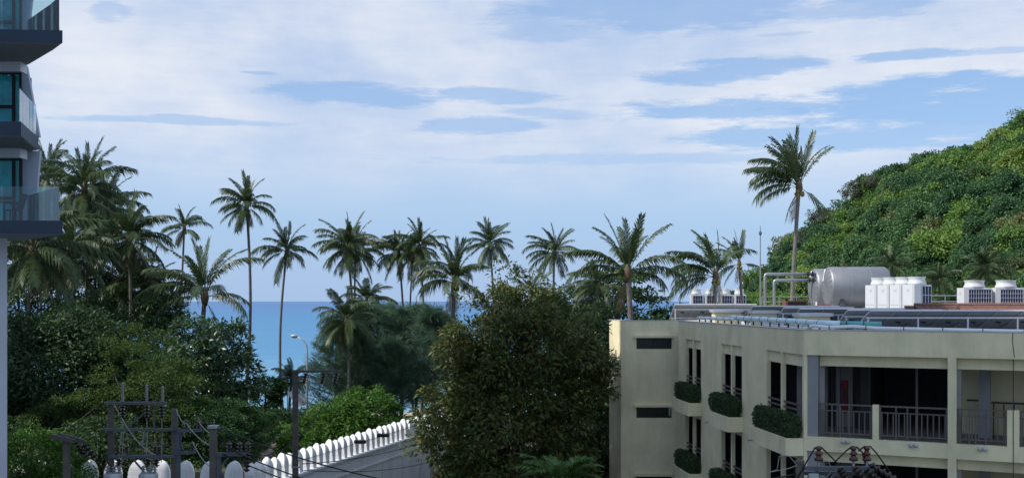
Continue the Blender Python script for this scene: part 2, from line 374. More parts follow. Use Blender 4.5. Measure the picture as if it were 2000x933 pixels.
RIDGE = [(1430, 592, 300), (1500, 556, 292), (1560, 486, 284), (1620, 452, 276), (1700, 385, 266), (1780, 328, 256), (1850, 302, 250), (1920, 270, 245), (2000, 218, 240), (2150, 120, 234), (2350, 50, 226), (2600, 10, 218)]
def hill_point(u, v):
    """u along the ridge 0..1, v from the ridge (0) down to the foot (1); negative v is the far side"""
    i = min(int(u * (len(RIDGE) - 1)), len(RIDGE) - 2); t = u * (len(RIDGE) - 1) - i
    a = Vector(P(*RIDGE[i])); b = Vector(P(*RIDGE[i + 1])); r = a.lerp(b, t); zr = max(r.z - 3.6 - 4.0 * min(1, max(0, u - .35) * 3), .5)
    if v < 0: return Vector((r.x + 20 * v, r.y - 60 * v, zr * (1 + v)))
    x = r.x + (r.x * .78 + 6 - r.x) * v; y = r.y + (118 - r.y) * v
    w = 2.2 * math.sin(x * .13 + y * .05) * math.cos(y * .08 - x * .04)
    return Vector((x, y, zr * (1 - v) ** .92 + w * min(1, 4 * v) * min(1, 3 * (1 - v)) * min(1, zr / 12) - .4 * v))
def hill():
    nu, nv = 70, 60; vv = np.concatenate([np.linspace(-1, 0, 14)[:-1], np.linspace(0, 1, nv)])
    V = [tuple(hill_point(u, v)) for v in vv for u in np.linspace(0, 1, nu)]
    Q = [(j * nu + i, (j + 1) * nu + i, (j + 1) * nu + i + 1, j * nu + i + 1) for j in range(len(vv) - 1) for i in range(nu - 1)]
    tag(link('hill', np_mesh('hill', V, Q, 'hill_soil', True)), 'steep wooded headland falling to the sea', kind='structure')
hill()

# ------------------------------------------------------------ foliage
def unit(a): return a / (np.linalg.norm(a, axis=1, keepdims=True) + 1e-9)
def leaves(pos, d, nrm, ln, wd, fold=.12, droop=.12):
    """one folded diamond per leaf"""
    d = unit(d); s = unit(np.cross(d, nrm)); n = np.cross(s, d); ln = ln[:, None]; wd = wd[:, None]
    tip = pos + d * ln; tip[:, 2] -= (droop * ln)[:, 0]
    l = pos + d * ln * .45 + s * wd * .5 + n * wd * fold; r = pos + d * ln * .45 - s * wd * .5 + n * wd * fold
    V = np.stack([pos, l, tip, r], 1).reshape(-1, 3); Q = np.arange(len(V)).reshape(-1, 4)
    return V, Q
def ball(n, rng): return unit(rng.normal(size=(n, 3))) * rng.random((n, 1)) ** (1 / 3)
def crown(name, m, size, nclump, per, leaf, seed, clump=.24, center_z=0.0, flat=.75, inner=.45, aspect=.42, up=.35, low_cut=-.75, lump=.22, sq=2.3):
    """clumps of small leaves spread through an uneven ellipsoid"""
    rng = np.random.default_rng(seed); size = np.array(size)
    c = unit(rng.normal(size=(nclump * 3, 3))); c = c[c[:, 2] > low_cut][:nclump]; n = len(c)
    c = c / (np.abs(c) ** sq).sum(1, keepdims=True) ** (1 / sq)      # fuller shoulders than a plain ellipsoid
    ph = rng.random(6) * 6.28
    bumps = 1 + lump * (np.sin(c[:, 0] * 3.1 + ph[0]) * np.cos(c[:, 1] * 3.7 + ph[1]) + .7 * np.sin(c[:, 2] * 4.3 + c[:, 0] * 2 + ph[2]))
    r = (inner + (1 - inner) * rng.random(n) ** .45) * bumps
    cc = c * r[:, None] * size; rc = clump * size.mean() * (.6 + .8 * rng.random(n))
    idx = np.repeat(np.arange(n), per); b = ball(len(idx), rng); b[:, 2] *= flat
    pos = cc[idx] + b * rc[idx][:, None]
    out = unit(pos / size)
    d = unit(b * .9 + out * .5 + rng.normal(size=pos.shape) * .55); d[:, 2] -= .15
    nrm = unit(out * .7 + rng.normal(size=pos.shape) * .5 + np.array([0, 0, up * 2]))
    ln = leaf * (.65 + .7 * rng.random(len(pos)))
    pos[:, 2] += center_z
    V, Q = leaves(pos, d, nrm, ln, ln * aspect)
    return np_mesh(name, V, Q, m), cc + np.array([0, 0, center_z])
def limbs(base_z, top_z, r0, targets, seed, lean=(0, 0), split=.45):
    rng = random.Random(seed); mb = MB(); H = top_z - base_z
    spine = [Vector((lean[0] * t + .08 * H * .3 * math.sin(3 * t + seed), lean[1] * t + .03 * H * math.cos(2.3 * t + seed), base_z + H * t)) for t in [i / 7 for i in range(8)]]
    mb.tube(spine, [r0 * (1.25 if i == 0 else 1 - .085 * i) for i in range(8)], 8)
    for tx in targets:
        t = split + (.95 - split) * rng.random(); k = t * 7; i = min(int(k), 6); p0 = spine[i].lerp(spine[i + 1], k - i); p3 = Vector(tx)
        mid = p0.lerp(p3, .5) + Vector((0, 0, .12 * (p3 - p0).length)); r = r0 * .42 * (1.1 - t * .5)
        mb.tube([p0, p0.lerp(mid, .6) + Vector((0, 0, .05 * H)), mid.lerp(p3, .3), p3], [r, r * .75, r * .5, r * .18], 6)
    return mb
def broadleaf(name, label, px, Y, top, wpx, m, group=None, depth=None, bottom=None, nclump=110, per=130, leaf=.26, seed=1, cat='tree', trunk_r=.22, gz=0.0, **kw):
    """a tree or bush whose crown spans wpx photo pixels round column px, its top at row top"""
    x = PX(px, Y); ztop = PZ(top, Y); rx = wpx / 2 / F * Y; zb = gz + .2 if bottom is None else PZ(bottom, Y)
    rz = (ztop - zb) / 2; cz = (ztop + zb) / 2 - gz
    t = empty(name, (x, Y, gz), label, cat, group)
    me, cc = crown('crown', m, (rx * .88, (depth or rx) * .88, rz * .88), nclump, per, leaf, seed, center_z=cz, **kw)
    link('crown', me, None, t)
    sel = cc[:: max(1, len(cc) // 14)]
    mb = limbs(0, cz + rz * .45, trunk_r, [tuple(p) for p in sel], seed)
    me = bpy.data.meshes.new('trunk'); me.from_pydata(mb.v, [], mb.f); me.polygons.foreach_set('use_smooth', [True] * len(me.polygons)); link('trunk', me, 'bark', t)
    return t

# ---- coconut palms
def frond_mesh(name, th0, bend, m, seed, length=4.6, pairs=48, droop=.5, sweep=.75):
    """arching midrib with drooping leaflets either side; grows along +X from the origin"""
    rng = random.Random(seed); n = 12; pts = []; tan = []; x = z = 0.0; y = 0.0; side = rng.uniform(-.25, .25)
    for i in range(n + 1):
        s = i / n; th = th0 - bend * s ** 1.25; pts.append(Vector((x, y, z))); tan.append(Vector((math.cos(th), side * s, math.sin(th))).normalized())
        x += math.cos(th) * length / n; z += math.sin(th) * length / n; y += side * s * length / n
    V = []; Fc = []
    for i, p in enumerate(pts):
        w = .055 * (1 - .9 * i / n); s = Vector((-tan[i].y, tan[i].x, 0)).normalized() if abs(tan[i].z) < .999 else Vector((0, 1, 0)); u = tan[i].cross(s)
        V += [p + s * w, p - u * w * .8, p - s * w]
    for i in range(n):
        a = i * 3; Fc += [(a, a + 1, a + 4, a + 3), (a + 1, a + 2, a + 5, a + 4), (a + 2, a, a + 3, a + 5)]
    for k in range(pairs):
        s = .14 + .86 * (k + .5) / pairs; q = s * n; i = min(int(q), n - 1); f = q - i
        p = pts[i].lerp(pts[i + 1], f); t = tan[i].lerp(tan[i + 1], f).normalized()
        sd = Vector((0, 0, 1)).cross(t); sd = sd.normalized() if sd.length > .15 else Vector((0, 1, 0))
        up = t.cross(sd).normalized()
        if up.z < 0: up = -up
        ll = (.30 + .95 * math.sin(math.pi * (.10 + .80 * s)) ** .8) * (.98 if th0 < R(70) else .80)
        for sg in (-1, 1):
            l = ll * rng.uniform(.8, 1.1); sw = (sweep if th0 < R(68) else sweep + .55) * rng.uniform(.8, 1.25) + .6 * s
            d = (sd * sg + t * sw + up * rng.uniform(.05, .35)).normalized()
            m1 = p + d * l * .55 + Vector((0, 0, -droop * l * .14)); tip = p + d * l * .93 + Vector((0, 0, -droop * l * rng.uniform(.5, 1.0)))
            w = t * .05; b = len(V)
            V += [p - w * .7, p + w * .7, m1 + w * 1.1, m1 - w * 1.1, tip]
            Fc += [(b, b + 1, b + 2, b + 3), (b + 3, b + 2, b + 4)]
    me = bpy.data.meshes.new(name); me.from_pydata([tuple(v) for v in V], [], Fc); me.materials.append(MATS[m]); return me
FROND = {}
for key, th, bd, dr in (('spear', 84, 16, .2), ('up', 72, 46, .5), ('rise', 56, 74, .8), ('mid', 36, 84, 1.0), ('flat', 14, 72, 1.05), ('low', -14, 54, 1.05), ('hang', -48, 30, .9)):
    FROND[key] = [frond_mesh('frond', R(th + d1), R(bd * d2), 'palm_leaf', hash((th, i)) % 999, droop=dr) for i, (d1, d2) in enumerate(((0, 1), (7, 1.15), (-6, .85)))]
FROND['dry'] = [frond_mesh('dry_frond', R(-58 - 8 * i), R(20), 'palm_leaf_dry', 50 + i, length=3.4, pairs=26, droop=.9) for i in range(2)]
FROND['areca'] = [frond_mesh('frond', R(66 - 18 * i), R(60), 'palm_leaf_green', 70 + i, length=2.6, pairs=30, droop=.3) for i in range(3)]
def blob(n, r, rng):
    mb = MB()
    for k in range(n):
        a = rng.uniform(0, 6.28); c = Vector((math.cos(a) * r * 1.6, math.sin(a) * r * 1.6, -.25 - rng.uniform(0, .35)))
        lathe_bar(mb, [(r * .2, -r), (r * .75, -r * .6), (r, 0), (r * .75, r * .65), (r * .2, r)], c, (0, 0, 1), 6)
    return mb
def to_mesh(mb, name, m, smooth=True):
    me = bpy.data.meshes.new(name); me.from_pydata(mb.v, [], mb.f); me.materials.append(MATS[m])
    if smooth: me.polygons.foreach_set('use_smooth', [True] * len(me.polygons))
    return me
NUTS = to_mesh(blob(9, .15, random.Random(3)), 'coconuts', 'coconut')
hm = MB(); lathe_bar(hm, [(.17, -.7), (.27, -.35), (.33, -.05), (.27, .35), (.12, .8)], (0, 0, 0), (0, 0, 1), 9); HEART = to_mesh(hm, 'leaf_bases', 'husk')
def palm(label, crown_at, base_px, Y, rad_px, seed, wind=0.0, mix=None, group=None, trunk=.16, gz=0.0, nuts=True, dry=2, name='coconut_palm', fronds=None, start=None):
    """crown_at: photo column and row of the crown's heart; base_px: column where the trunk meets the ground; wind > 0 sweeps fronds to the left"""
    rng = random.Random(seed); top = Vector(P(crown_at[0], crown_at[1], Y)); base = Vector((PX(base_px, Y), Y, gz))
    t = empty(name, base, label, 'palm tree', group)
    rel = top - base; mb = MB(); pts = []; rad = []; H = rel.z; ring = 26
    for i in range(ring + 1):
        s = i / ring; c = .035 * H * math.sin(math.pi * s) * (1 if seed % 2 else -1)
        pts.append(Vector((rel.x * s ** 1.35 + c * .6, .25 * c, H * s))); rad.append(trunk * .88 * (1.55 - .5 * min(1, s * 8) if s < .125 else 1.05 - .32 * s) * (1 + .05 * (i % 2)))
    mb.tube(pts, rad, 8); link('trunk', to_mesh(mb, 'trunk', 'palm_trunk'), None, t)
    sc = rad_px / F * Y / 4.5
    h = link('leaf_bases', HEART, None, t); h.location = rel; h.scale = (sc * 1.0,) * 3
    if nuts: c = link('coconuts', NUTS, None, t); c.location = rel; c.scale = (sc * 1.25,) * 3
    mix = mix or dict(spear=2, up=5, rise=7, mid=6, flat=5, low=5, hang=2)
    seq = fronds or [(k, None) for k, n in mix.items() for _ in range(n)]
    a = rng.uniform(0, 6.28)
    for k, az in seq:
        a += 2.39996 + rng.uniform(-.25, .25)
        ang = a if az is None else R(az) + rng.uniform(-.12, .12)
        if wind and az is None:      # the wind turns fronds on the lee side's way
            ang = ang + wind * math.sin(ang) * .9
        f = link('frond', rng.choice(FROND[k]), None, t); s = sc * rng.uniform(.78, 1.14) * (1.05 if k in ('rise', 'mid') else .95)
        f.location = rel + Vector((math.cos(ang), math.sin(ang), 0)) * .12 * sc + Vector((0, 0, {'spear': .35, 'up': .3, 'rise': .2, 'mid': .1}.get(k, 0) * sc)); f.rotation_euler = (rng.uniform(-.25, .25), rng.uniform(-.16, .16), ang); f.scale = (s, s * rng.uniform(.8, 1.1), s)
    for i in range(dry):
        f = link('dry_frond', rng.choice(FROND['dry']), None, t); f.location = rel + Vector((0, 0, -.2 * sc)); f.rotation_euler = (0, 0, rng.uniform(0, 6.28)); f.scale = (sc * .8,) * 3
    return t
L_, R_ = 180, 0     # azimuths as the camera sees them: 180 to its left, 0 to its right, 90 away
GL = 'crowded coconut palms behind the glass balconies'
cl = 'coconut palm in the dark crowded clump behind the glass balconies'
FULL = dict(spear=3, up=4, rise=6, mid=6, flat=6, low=6, hang=4)
for i, (cx, cy, bx, Y, r) in enumerate([(92, 352, 90, 104, 62), (165, 372, 150, 96, 76), (206, 408, 196, 102, 66), (252, 468, 240, 92, 74), (64, 492, 60, 74, 100), (134, 500, 150, 84, 84),
                                        (236, 548, 222, 98, 70), (182, 470, 176, 100, 66), (292, 560, 262, 97, 60), (30, 520, 34, 90, 70)]):
    palm(cl, (cx, cy), bx, Y, r * 1.22, 100 + i, mix=FULL, group=GL, dry=3)
palm('slim palm with sparse pale crown on a leaning trunk beside the palm clump', (360, 448), 328, 112, 52, 1, wind=.3, mix=dict(spear=1, up=3, rise=4, mid=4, flat=3, low=1), dry=3, trunk=.15)
palm('short stout young palm rising out of the glossy leaved tree', (400, 580), 398, 86, 112, 2, trunk=.26, nuts=False, dry=1,
     fronds=[('spear', 90), ('spear', 200), ('spear', 0), ('up', 180), ('up', 130), ('up', 20), ('up', 260), ('up', 60), ('rise', 180), ('rise', 150), ('rise', 210), ('rise', 10), ('mid', 180), ('mid', 160), ('mid', 90), ('flat', 0), ('flat', 340), ('flat', 185), ('flat', 160), ('mid', 270)])
palm('tallest beach palm with straight pale trunk and ragged crown', (482, 404), 478, 108, 60, 3, wind=.35, dry=3, trunk=.19)
palm('palm with compact round crown standing behind the street lamp', (560, 492), 551, 111, 60, 4, mix=dict(spear=3, up=4, rise=4, mid=5, flat=5, low=3, hang=1), dry=2, trunk=.16)
palm('left hand palm of the pair growing up through the casuarinas', (678, 484), 688, 108, 66, 5, dry=1)
palm('slimmer palm of the pair leaning in the casuarinas', (694, 492), 706, 112, 60, 6, dry=1, trunk=.13)
palm('palm with shaggy hanging crown at the edge of the three above the casuarinas', (779, 496), 784, 108, 54, 7, wind=.3, dry=2, trunk=.14)
palm('half hidden slender palm between two others above the casuarinas', (806, 506), 807, 113, 50, 8, dry=1, trunk=.12)
palm('upright palm with high raised frond, tallest of three above the casuarinas', (819, 484), 823, 107, 56, 9, dry=1, trunk=.14)
palm('broad full palm with husky crown between the casuarinas and olive tree', (888, 552), 892, 78, 90, 10, trunk=.20, dry=2, wind=.3,
     mix=dict(spear=4, up=6, rise=7, mid=4, flat=5, low=1))
palm('tall palm on dark thin trunk straight behind the big olive tree', (957, 478), 959, 108, 52, 11, dry=1, trunk=.14)
palm('palm with windswept crown between the olive tree and the tiered tree', (1083, 496), 1091, 106, 56, 12, wind=.45, dry=1, trunk=.14)
palm('big near palm with spread side fronds behind the stair block', (1226, 535), 1229, 63, 108, 13, trunk=.21, dry=1, nuts=False,
     fronds=[('spear', 90), ('spear', 250), ('spear', 20), ('spear', 160), ('up', 180), ('up', 0), ('up', 90), ('up', 270), ('up', 40), ('up', 140), ('rise', 180), ('rise', 170), ('rise', 100), ('mid', 175), ('mid', 5), ('mid', 190), ('mid', 350), ('flat', 15), ('flat', 165), ('mid', 90)])
palm('drooping palm with fronds hanging into the tiered tree', (1168, 560), 1170, 70, 70, 22, mix=dict(up=2, rise=3, mid=4, flat=5, low=6, hang=5), dry=0, nuts=False)
palm('bushy palm swept to one side in front of the far cooling units', (1398, 540), 1402, 72, 92, 14, wind=.6, trunk=.19, dry=2,
     fronds=[('spear', 180), ('spear', 120), ('up', 180), ('up', 170), ('up', 100), ('up', 40), ('rise', 180), ('rise', 195), ('rise', 160), ('rise', 185), ('rise', 60), ('mid', 180), ('mid', 170), ('mid', 200), ('mid', 150), ('flat', 190), ('flat', 175), ('rise', 20), ('low', 180), ('up', 240)])
palm('thin windblown palm with bent broken frond beside the lightning mast', (1444, 516), 1447, 74, 58, 15, trunk=.13, dry=2,
     fronds=[('spear', 150), ('spear', 90), ('spear', 40), ('up', 150), ('up', 170), ('up', 60), ('rise', 150), ('up', 250), ('low', 180), ('low', 200), ('flat', 0), ('hang', 180), ('up', 110)])
palm('lone tall palm blown to one side beside the steel tanks', (1561, 366), 1553, 80, 98, 16, trunk=.20, dry=2,
     fronds=[('spear', 90), ('spear', 180), ('spear', 30), ('spear', 270), ('up', 180), ('up', 160), ('up', 0), ('up', 90), ('up', 200), ('up', 330), ('rise', 180), ('rise', 170), ('rise', 195), ('rise', 150), ('rise', 210), ('mid', 180), ('mid', 172), ('mid', 188), ('flat', 184), ('flat', 160), ('hang', 10), ('up', 200), ('rise', 185), ('up', 120), ('up', 240)])
palm('palm with long hanging fronds standing before the dark casuarinas', (677, 628), 676, 88, 72, 17, mix=dict(spear=2, up=3, rise=4, mid=4, flat=5, low=7, hang=7), dry=2, trunk=.15)
palm('small palm beside the white awning behind the utility pole', (570, 742), 566, 100, 46, 18, trunk=.15, dry=1)
palm('palm crown showing over the top of the casuarinas', (716, 588), 718, 104, 52, 21, dry=0)
palm('small palm poking out of the top of the big olive tree', (1036, 572), 1036, 66, 44, 19, dry=0, nuts=False, mix=dict(spear=2, up=4, rise=4, mid=3))
for i, (cx, cy, Y, r, lb) in enumerate([(1926, 526, 120, 52, 'yellowish palm at the foot of the hill behind the grille units'), (1742, 520, 125, 40, 'small palm at the foot of the hill behind the tanks'), (1836, 552, 116, 44, 'low dark palm at the foot of the hill beside the white fan units')]):
    palm(lb, (cx, cy), cx + 2, Y, r, 40 + i, dry=1, nuts=False)
def areca(label, px, py, Y, s, seed):
    rng = random.Random(seed); t = empty('areca_palm', (PX(px, Y), Y, 0), label, 'palm'); top = PZ(py, Y) - 1.5 * s
    mb = MB()
    for k in range(5): a = k * 1.26; mb.tube([(.12 * math.cos(a), .12 * math.sin(a), 0), (.35 * math.cos(a), .35 * math.sin(a), top)], [.06, .045], 6)
    link('stem', to_mesh(mb, 'stem', 'palm_leaf_green'), None, t)
    for k in range(20):
        a = k * 2.4; f = link('frond', rng.choice(FROND['areca']), None, t); f.location = (.3 * math.cos(a), .3 * math.sin(a), top - .1); f.rotation_euler = (0, 0, a); f.scale = (s * rng.uniform(.8, 1.1),) * 3
areca('bright green feathery palm under the big olive tree', 1094, 890, 46, .62, 5)
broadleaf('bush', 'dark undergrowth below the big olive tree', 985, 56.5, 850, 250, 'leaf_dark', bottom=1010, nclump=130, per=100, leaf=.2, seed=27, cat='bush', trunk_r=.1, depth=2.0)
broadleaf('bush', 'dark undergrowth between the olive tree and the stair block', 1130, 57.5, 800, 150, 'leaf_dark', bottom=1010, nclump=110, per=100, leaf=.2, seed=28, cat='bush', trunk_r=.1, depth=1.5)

# ---- broadleaf trees and bushes
broadleaf('olive_tree', 'big dark tree with olive and brown tinged leaves beside the stair block', 1008, 53.0, 550, 326, 'leaf_olive', bottom=1020, depth=3.6, nclump=500, per=120, leaf=.24, seed=11, clump=.16, trunk_r=.32, lump=.22, sq=2.7)
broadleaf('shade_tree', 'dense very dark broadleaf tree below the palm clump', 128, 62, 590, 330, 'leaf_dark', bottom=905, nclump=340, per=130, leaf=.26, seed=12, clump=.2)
broadleaf('glossy_tree', 'glossy leaved round tree in front of the stout young palm', 408, 66, 606, 180, 'leaf_glossy', bottom=860, nclump=120, per=90, leaf=.34, seed=13, clump=.22, aspect=.36)
broadleaf('feathery_tree', 'yellow green fine leaved tree behind the frame of insulators', 262, 57, 690, 300, 'leaf_lime', bottom=930, nclump=220, per=170, leaf=.15, seed=14, clump=.17, flat=.5, lump=.42)
broadleaf('feathery_tree', 'deep green fine leaved tree behind the leaning cables', 432, 56, 768, 200, 'leaf_hedge', bottom=930, nclump=170, per=170, leaf=.15, seed=15, clump=.22, flat=.5)
broadleaf('bush', 'bright green bush beside the white column', 62, 46, 826, 190, 'leaf_bright', bottom=1010, nclump=110, per=110, leaf=.17, seed=16, cat='bush', trunk_r=.08)
broadleaf('bush', 'dark bush filling in behind the pole with the slanted crossarm', 205, 50, 800, 210, 'leaf_dark', bottom=1000, nclump=120, per=110, leaf=.18, seed=17, cat='bush', trunk_r=.1)
broadleaf('shore_tree', 'small green crowned tree at the foot of the palm clump', 300, 96, 566, 110, 'leaf_tier', bottom=668, nclump=70, per=90, leaf=.34, seed=18, clump=.26, trunk_r=.15)
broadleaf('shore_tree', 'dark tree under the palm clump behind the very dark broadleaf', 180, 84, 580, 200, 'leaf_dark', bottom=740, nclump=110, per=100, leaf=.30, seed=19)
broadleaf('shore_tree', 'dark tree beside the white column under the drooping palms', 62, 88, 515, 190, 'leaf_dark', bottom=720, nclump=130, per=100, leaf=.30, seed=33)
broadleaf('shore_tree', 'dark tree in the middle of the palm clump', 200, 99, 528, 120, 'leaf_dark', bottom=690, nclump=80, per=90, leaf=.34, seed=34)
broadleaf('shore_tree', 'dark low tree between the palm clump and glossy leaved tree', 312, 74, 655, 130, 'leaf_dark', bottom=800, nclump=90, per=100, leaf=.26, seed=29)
broadleaf('round_tree', 'sunlit bright green domed tree behind the petal topped wall', 694, 66, 760, 205, 'leaf_bright', bottom=900, nclump=170, per=120, leaf=.24, seed=20, clump=.2, trunk_r=.15, lump=.1)
broadleaf('round_tree', 'bright green shrub beside the domed tree on the wall', 592, 60, 812, 100, 'leaf_bright', bottom=920, nclump=80, per=110, leaf=.2, seed=21, clump=.24, trunk_r=.1, cat='bush')
broadleaf('layered_tree', 'dark layered tree by the hedge next to the glossy leaved tree', 520, 92, 732, 80, 'leaf_hedge', bottom=830, nclump=60, per=90, leaf=.28, seed=22, flat=.4, trunk_r=.12)
broadleaf('bush', 'rounded green bush behind the solar panels and stair block', 1300, 78, 584, 80, 'leaf_bright', bottom=700, nclump=50, per=90, leaf=.26, seed=23, cat='bush')
broadleaf('bush', 'low bush on the ground at the end of the white wall', 868, 66, 915, 60, 'leaf_hedge', bottom=960, nclump=40, per=80, leaf=.15, seed=24, cat='bush', trunk_r=.05)
broadleaf('fill_tree', 'dark tree standing behind the gate post and olive tree', 930, 78, 690, 130, 'leaf_dark', bottom=880, nclump=90, per=90, leaf=.28, seed=25)
broadleaf('fill_tree', 'green tree between the tiered tree and olive tree', 1085, 72, 560, 150, 'leaf_tier', bottom=760, nclump=90, per=90, leaf=.28, seed=26)
broadleaf('fill_tree', 'green tree filling in between the olive tree and the stair block', 1158, 64, 590, 120, 'leaf_tier', bottom=900, nclump=120, per=100, leaf=.24, seed=30)
broadleaf('fill_tree', 'dark tree low behind the olive tree and stair block', 1185, 68, 640, 110, 'leaf_dark', bottom=930, nclump=100, per=100, leaf=.24, seed=31)
def tiered_tree():
    Y = 76; t = empty('tiered_tree', (PX(1205, Y), Y, 0), 'tiered tree with flat spreading leaf layers behind the big near palm', 'tree')
    rng = np.random.default_rng(5); Vs = []; Qs = []; n0 = 0; tg = []
    for k in range(46):
        lvl = rng.random(); z = PZ(520, Y) * (1 - lvl) + PZ(640, Y) * lvl; rad = (1.2 + 2.7 * lvl ** .6) * (.5 + .5 * rng.random()); a = rng.random() * 6.28
        c = np.array([math.cos(a) * rad * 1.0, math.sin(a) * rad, z]); tg.append(tuple(c)); m = 130
        b = ball(m, rng) * np.array([1.15, 1.15, .22]); pos = c + b
        d = b * np.array([1, 1, .3]) + rng.normal(size=(m, 3)) * .4; nr = rng.normal(size=(m, 3)) * .35 + np.array([0, 0, 1.0]); ln = .30 * (.7 + .6 * rng.random(m))
        V, Q = leaves(pos, d, nr, ln, ln * .5); Vs.append(V); Qs.append(Q + n0); n0 += len(V)
    link('crown', np_mesh('crown', np.concatenate(Vs), np.concatenate(Qs), 'leaf_tier'), None, t)
    link('trunk', to_mesh(limbs(0, PZ(540, Y), .2, tg[::2], 4), 'trunk', 'bark'), None, t)
tiered_tree()
def casuarina_meshes(seed, H=12.5):
    rng = np.random.default_rng(seed); Vs = []; mb = MB()
    mb.tube([(0, 0, 0), (.1, .05, H * .4), (.05, -.05, H * .75), (.1, 0, H)], [.17, .13, .07, .02], 7)
    for k in range(150):
        h = H * (.16 + .82 * rng.random() ** .85); a = rng.random() * 6.28; reach = (1 - (h / H) ** 2.2) * 3.1 + .5
        p0 = np.array([0, 0, h * .94]); e = p0 + np.array([math.cos(a) * reach, math.sin(a) * reach, reach * .55 * rng.uniform(.4, 1.3)])
        if k % 4 == 0: mb.tube([tuple(p0), tuple((p0 + e) / 2 + np.array([0, 0, -.1])), tuple(e)], [.035, .025, .01], 4)
        m = 95; t = rng.random(m) ** .7; p = p0 + (e - p0) * t[:, None] + rng.normal(size=(m, 3)) * .16
        d = unit((e - p0)[None] / np.linalg.norm(e - p0) * .9 + rng.normal(size=(m, 3)) * .5 + np.array([0, 0, .15])); l = .35 + .45 * rng.random(m)
        s = unit(np.cross(d, rng.normal(size=(m, 3)))) * .017
        tip = p + d * l[:, None]; tip[:, 2] -= .16 * l
        Vs.append(np.stack([p - s, p + s, tip + s * .5, tip - s * .5], 1).reshape(-1, 3))
    V = np.concatenate(Vs); return np_mesh('crown', V, np.arange(len(V)).reshape(-1, 4), 'needle'), to_mesh(mb, 'trunk', 'bark')
CAS = [casuarina_meshes(s) for s in (1, 2, 3)]
for i, (px, top, Y) in enumerate([(655, 612, 93), (688, 590, 96), (722, 578, 93), (752, 584, 98), (784, 590, 94), (812, 580, 97), (846, 588, 92), (872, 604, 96), (700, 640, 90), (765, 650, 90)]):
    t = empty('casuarina_tree', (PX(px, Y), Y, 0), 'feathery dark casuarina in the grove between beach and white wall', 'tree', 'casuarina grove')
    s = PZ(top, Y) / 12.5
    for nm, me in zip(('crown', 'trunk'), CAS[i % 3]): o = link(nm, me, None, t); o.scale = (s * 1.0, s * 1.0, s); o.rotation_euler = (0, 0, i * 1.1)
def leaf_box(name, m, x0, x1, y0, y1, z0, z1, n, leaf, seed, fr=None):
    """clipped hedge: leaves crowded on the faces of a box, ragged by a few centimetres"""
    rng = np.random.default_rng(seed); q = rng.random((n, 3)); face = rng.integers(0, 6, n); wt = rng.random(n)
    A = np.array([(y1 - y0) * (z1 - z0)] * 2 + [(x1 - x0) * (z1 - z0)] * 2 + [(x1 - x0) * (y1 - y0)] * 2); face = rng.choice(6, n, p=A / A.sum())
    nr = np.zeros((n, 3))
    for k in range(6): s = face == k; q[s, k // 2] = k % 2; nr[s, k // 2] = 2 * (k % 2) - 1
    lo = np.array([x0, y0, z0]); hi = np.array([x1, y1, z1]); ctr = (lo + hi) / 2
    pos = lo + q * (hi - lo); pos += nr * rng.normal(size=(n, 1)) * leaf * .35 - nr * leaf * .3
    rnd = np.abs((pos - ctr) / (hi - lo) * 2); pos -= (pos - ctr) * (np.clip(rnd.sum(1) - 2.1, 0, 1) * .12)[:, None]
    d = nr * .6 + rng.normal(size=(n, 3)) * .8; ln = leaf * (.6 + .8 * rng.random(n)); V, Q = leaves(pos, d, nr + rng.normal(size=(n, 3)) * .6, ln, ln * .5)
    if fr is not None: V = np.array([fr.pt(a, b, c) for a, b, c in V])
    return V, Q
def boundary_hedge():
    Y = 85; x0, x1 = PX(478, Y), PX(722, Y); V, Q = leaf_box('h', 0, 0, x1 - x0, 0, 1.4, 0, PZ(801, Y), 9000, .17, 3)
    t = empty('hedge', (x0, Y, 0), 'long clipped green hedge between the sea and petal wall', 'hedge')
    link('foliage', np_mesh('foliage', V, Q, 'leaf_hedge'), None, t)
    mb = MB().box(.2, x1 - x0 - .2, .2, 1.2, 0, PZ(801, Y) - .25); link('stems', to_mesh(mb, 'stems', 'leaf_dark', False), None, t)
boundary_hedge()

# ---- hill forest
SRC = []
def hill_tree(label, u=None, at=None, scale=1.0, seed=0, m='leaf_hill', airy=False, group=None):
    t = empty('hill_tree', at, label, 'tree', group)
    me, cc = crown('crown', m, (4.0, 4.0, 3.4), 60 if airy else 70, 34 if airy else 85, .50 if not airy else .55, 300 + seed, clump=.26 if airy else .30, center_z=4.6 if airy else 3.6, aspect=.62, flat=.8, up=.3, inner=.5 if airy else .7, low_cut=-.35)
    c = link('crown', me, None, t); t.scale = (scale,) * 3
    tg = [tuple(p) for p in cc[::9]]
    link('trunk', to_mesh(limbs(-9.0 if airy else -2.0, 5.6, .3, tg, seed), 'trunk', 'bark'), None, t); SRC.append(c); return t
for i, (px, py, Y, sc, lb, airy) in enumerate([
    (1667, 384, 262, .74, 'tall dark tree standing clear of the hill ridge', True), (1606, 432, 270, .72, 'pale airy tree on the low end of the hill ridge', True), (1640, 434, 266, .52, 'rounded tree next to the airy one on the hill ridge', True),
    (1574, 474, 274, .6, 'grey green tree at the seaward end of the ridge behind the lone palm', True), (1702, 366, 258, .55, 'sparse pale tree beside the tall dark one on the ridge', True)]):
    p = P(px, py, Y); hill_tree(lb, at=(p[0], p[1], p[2] - 3.3 * sc), scale=sc, seed=i, m='leaf_airy', airy=airy)
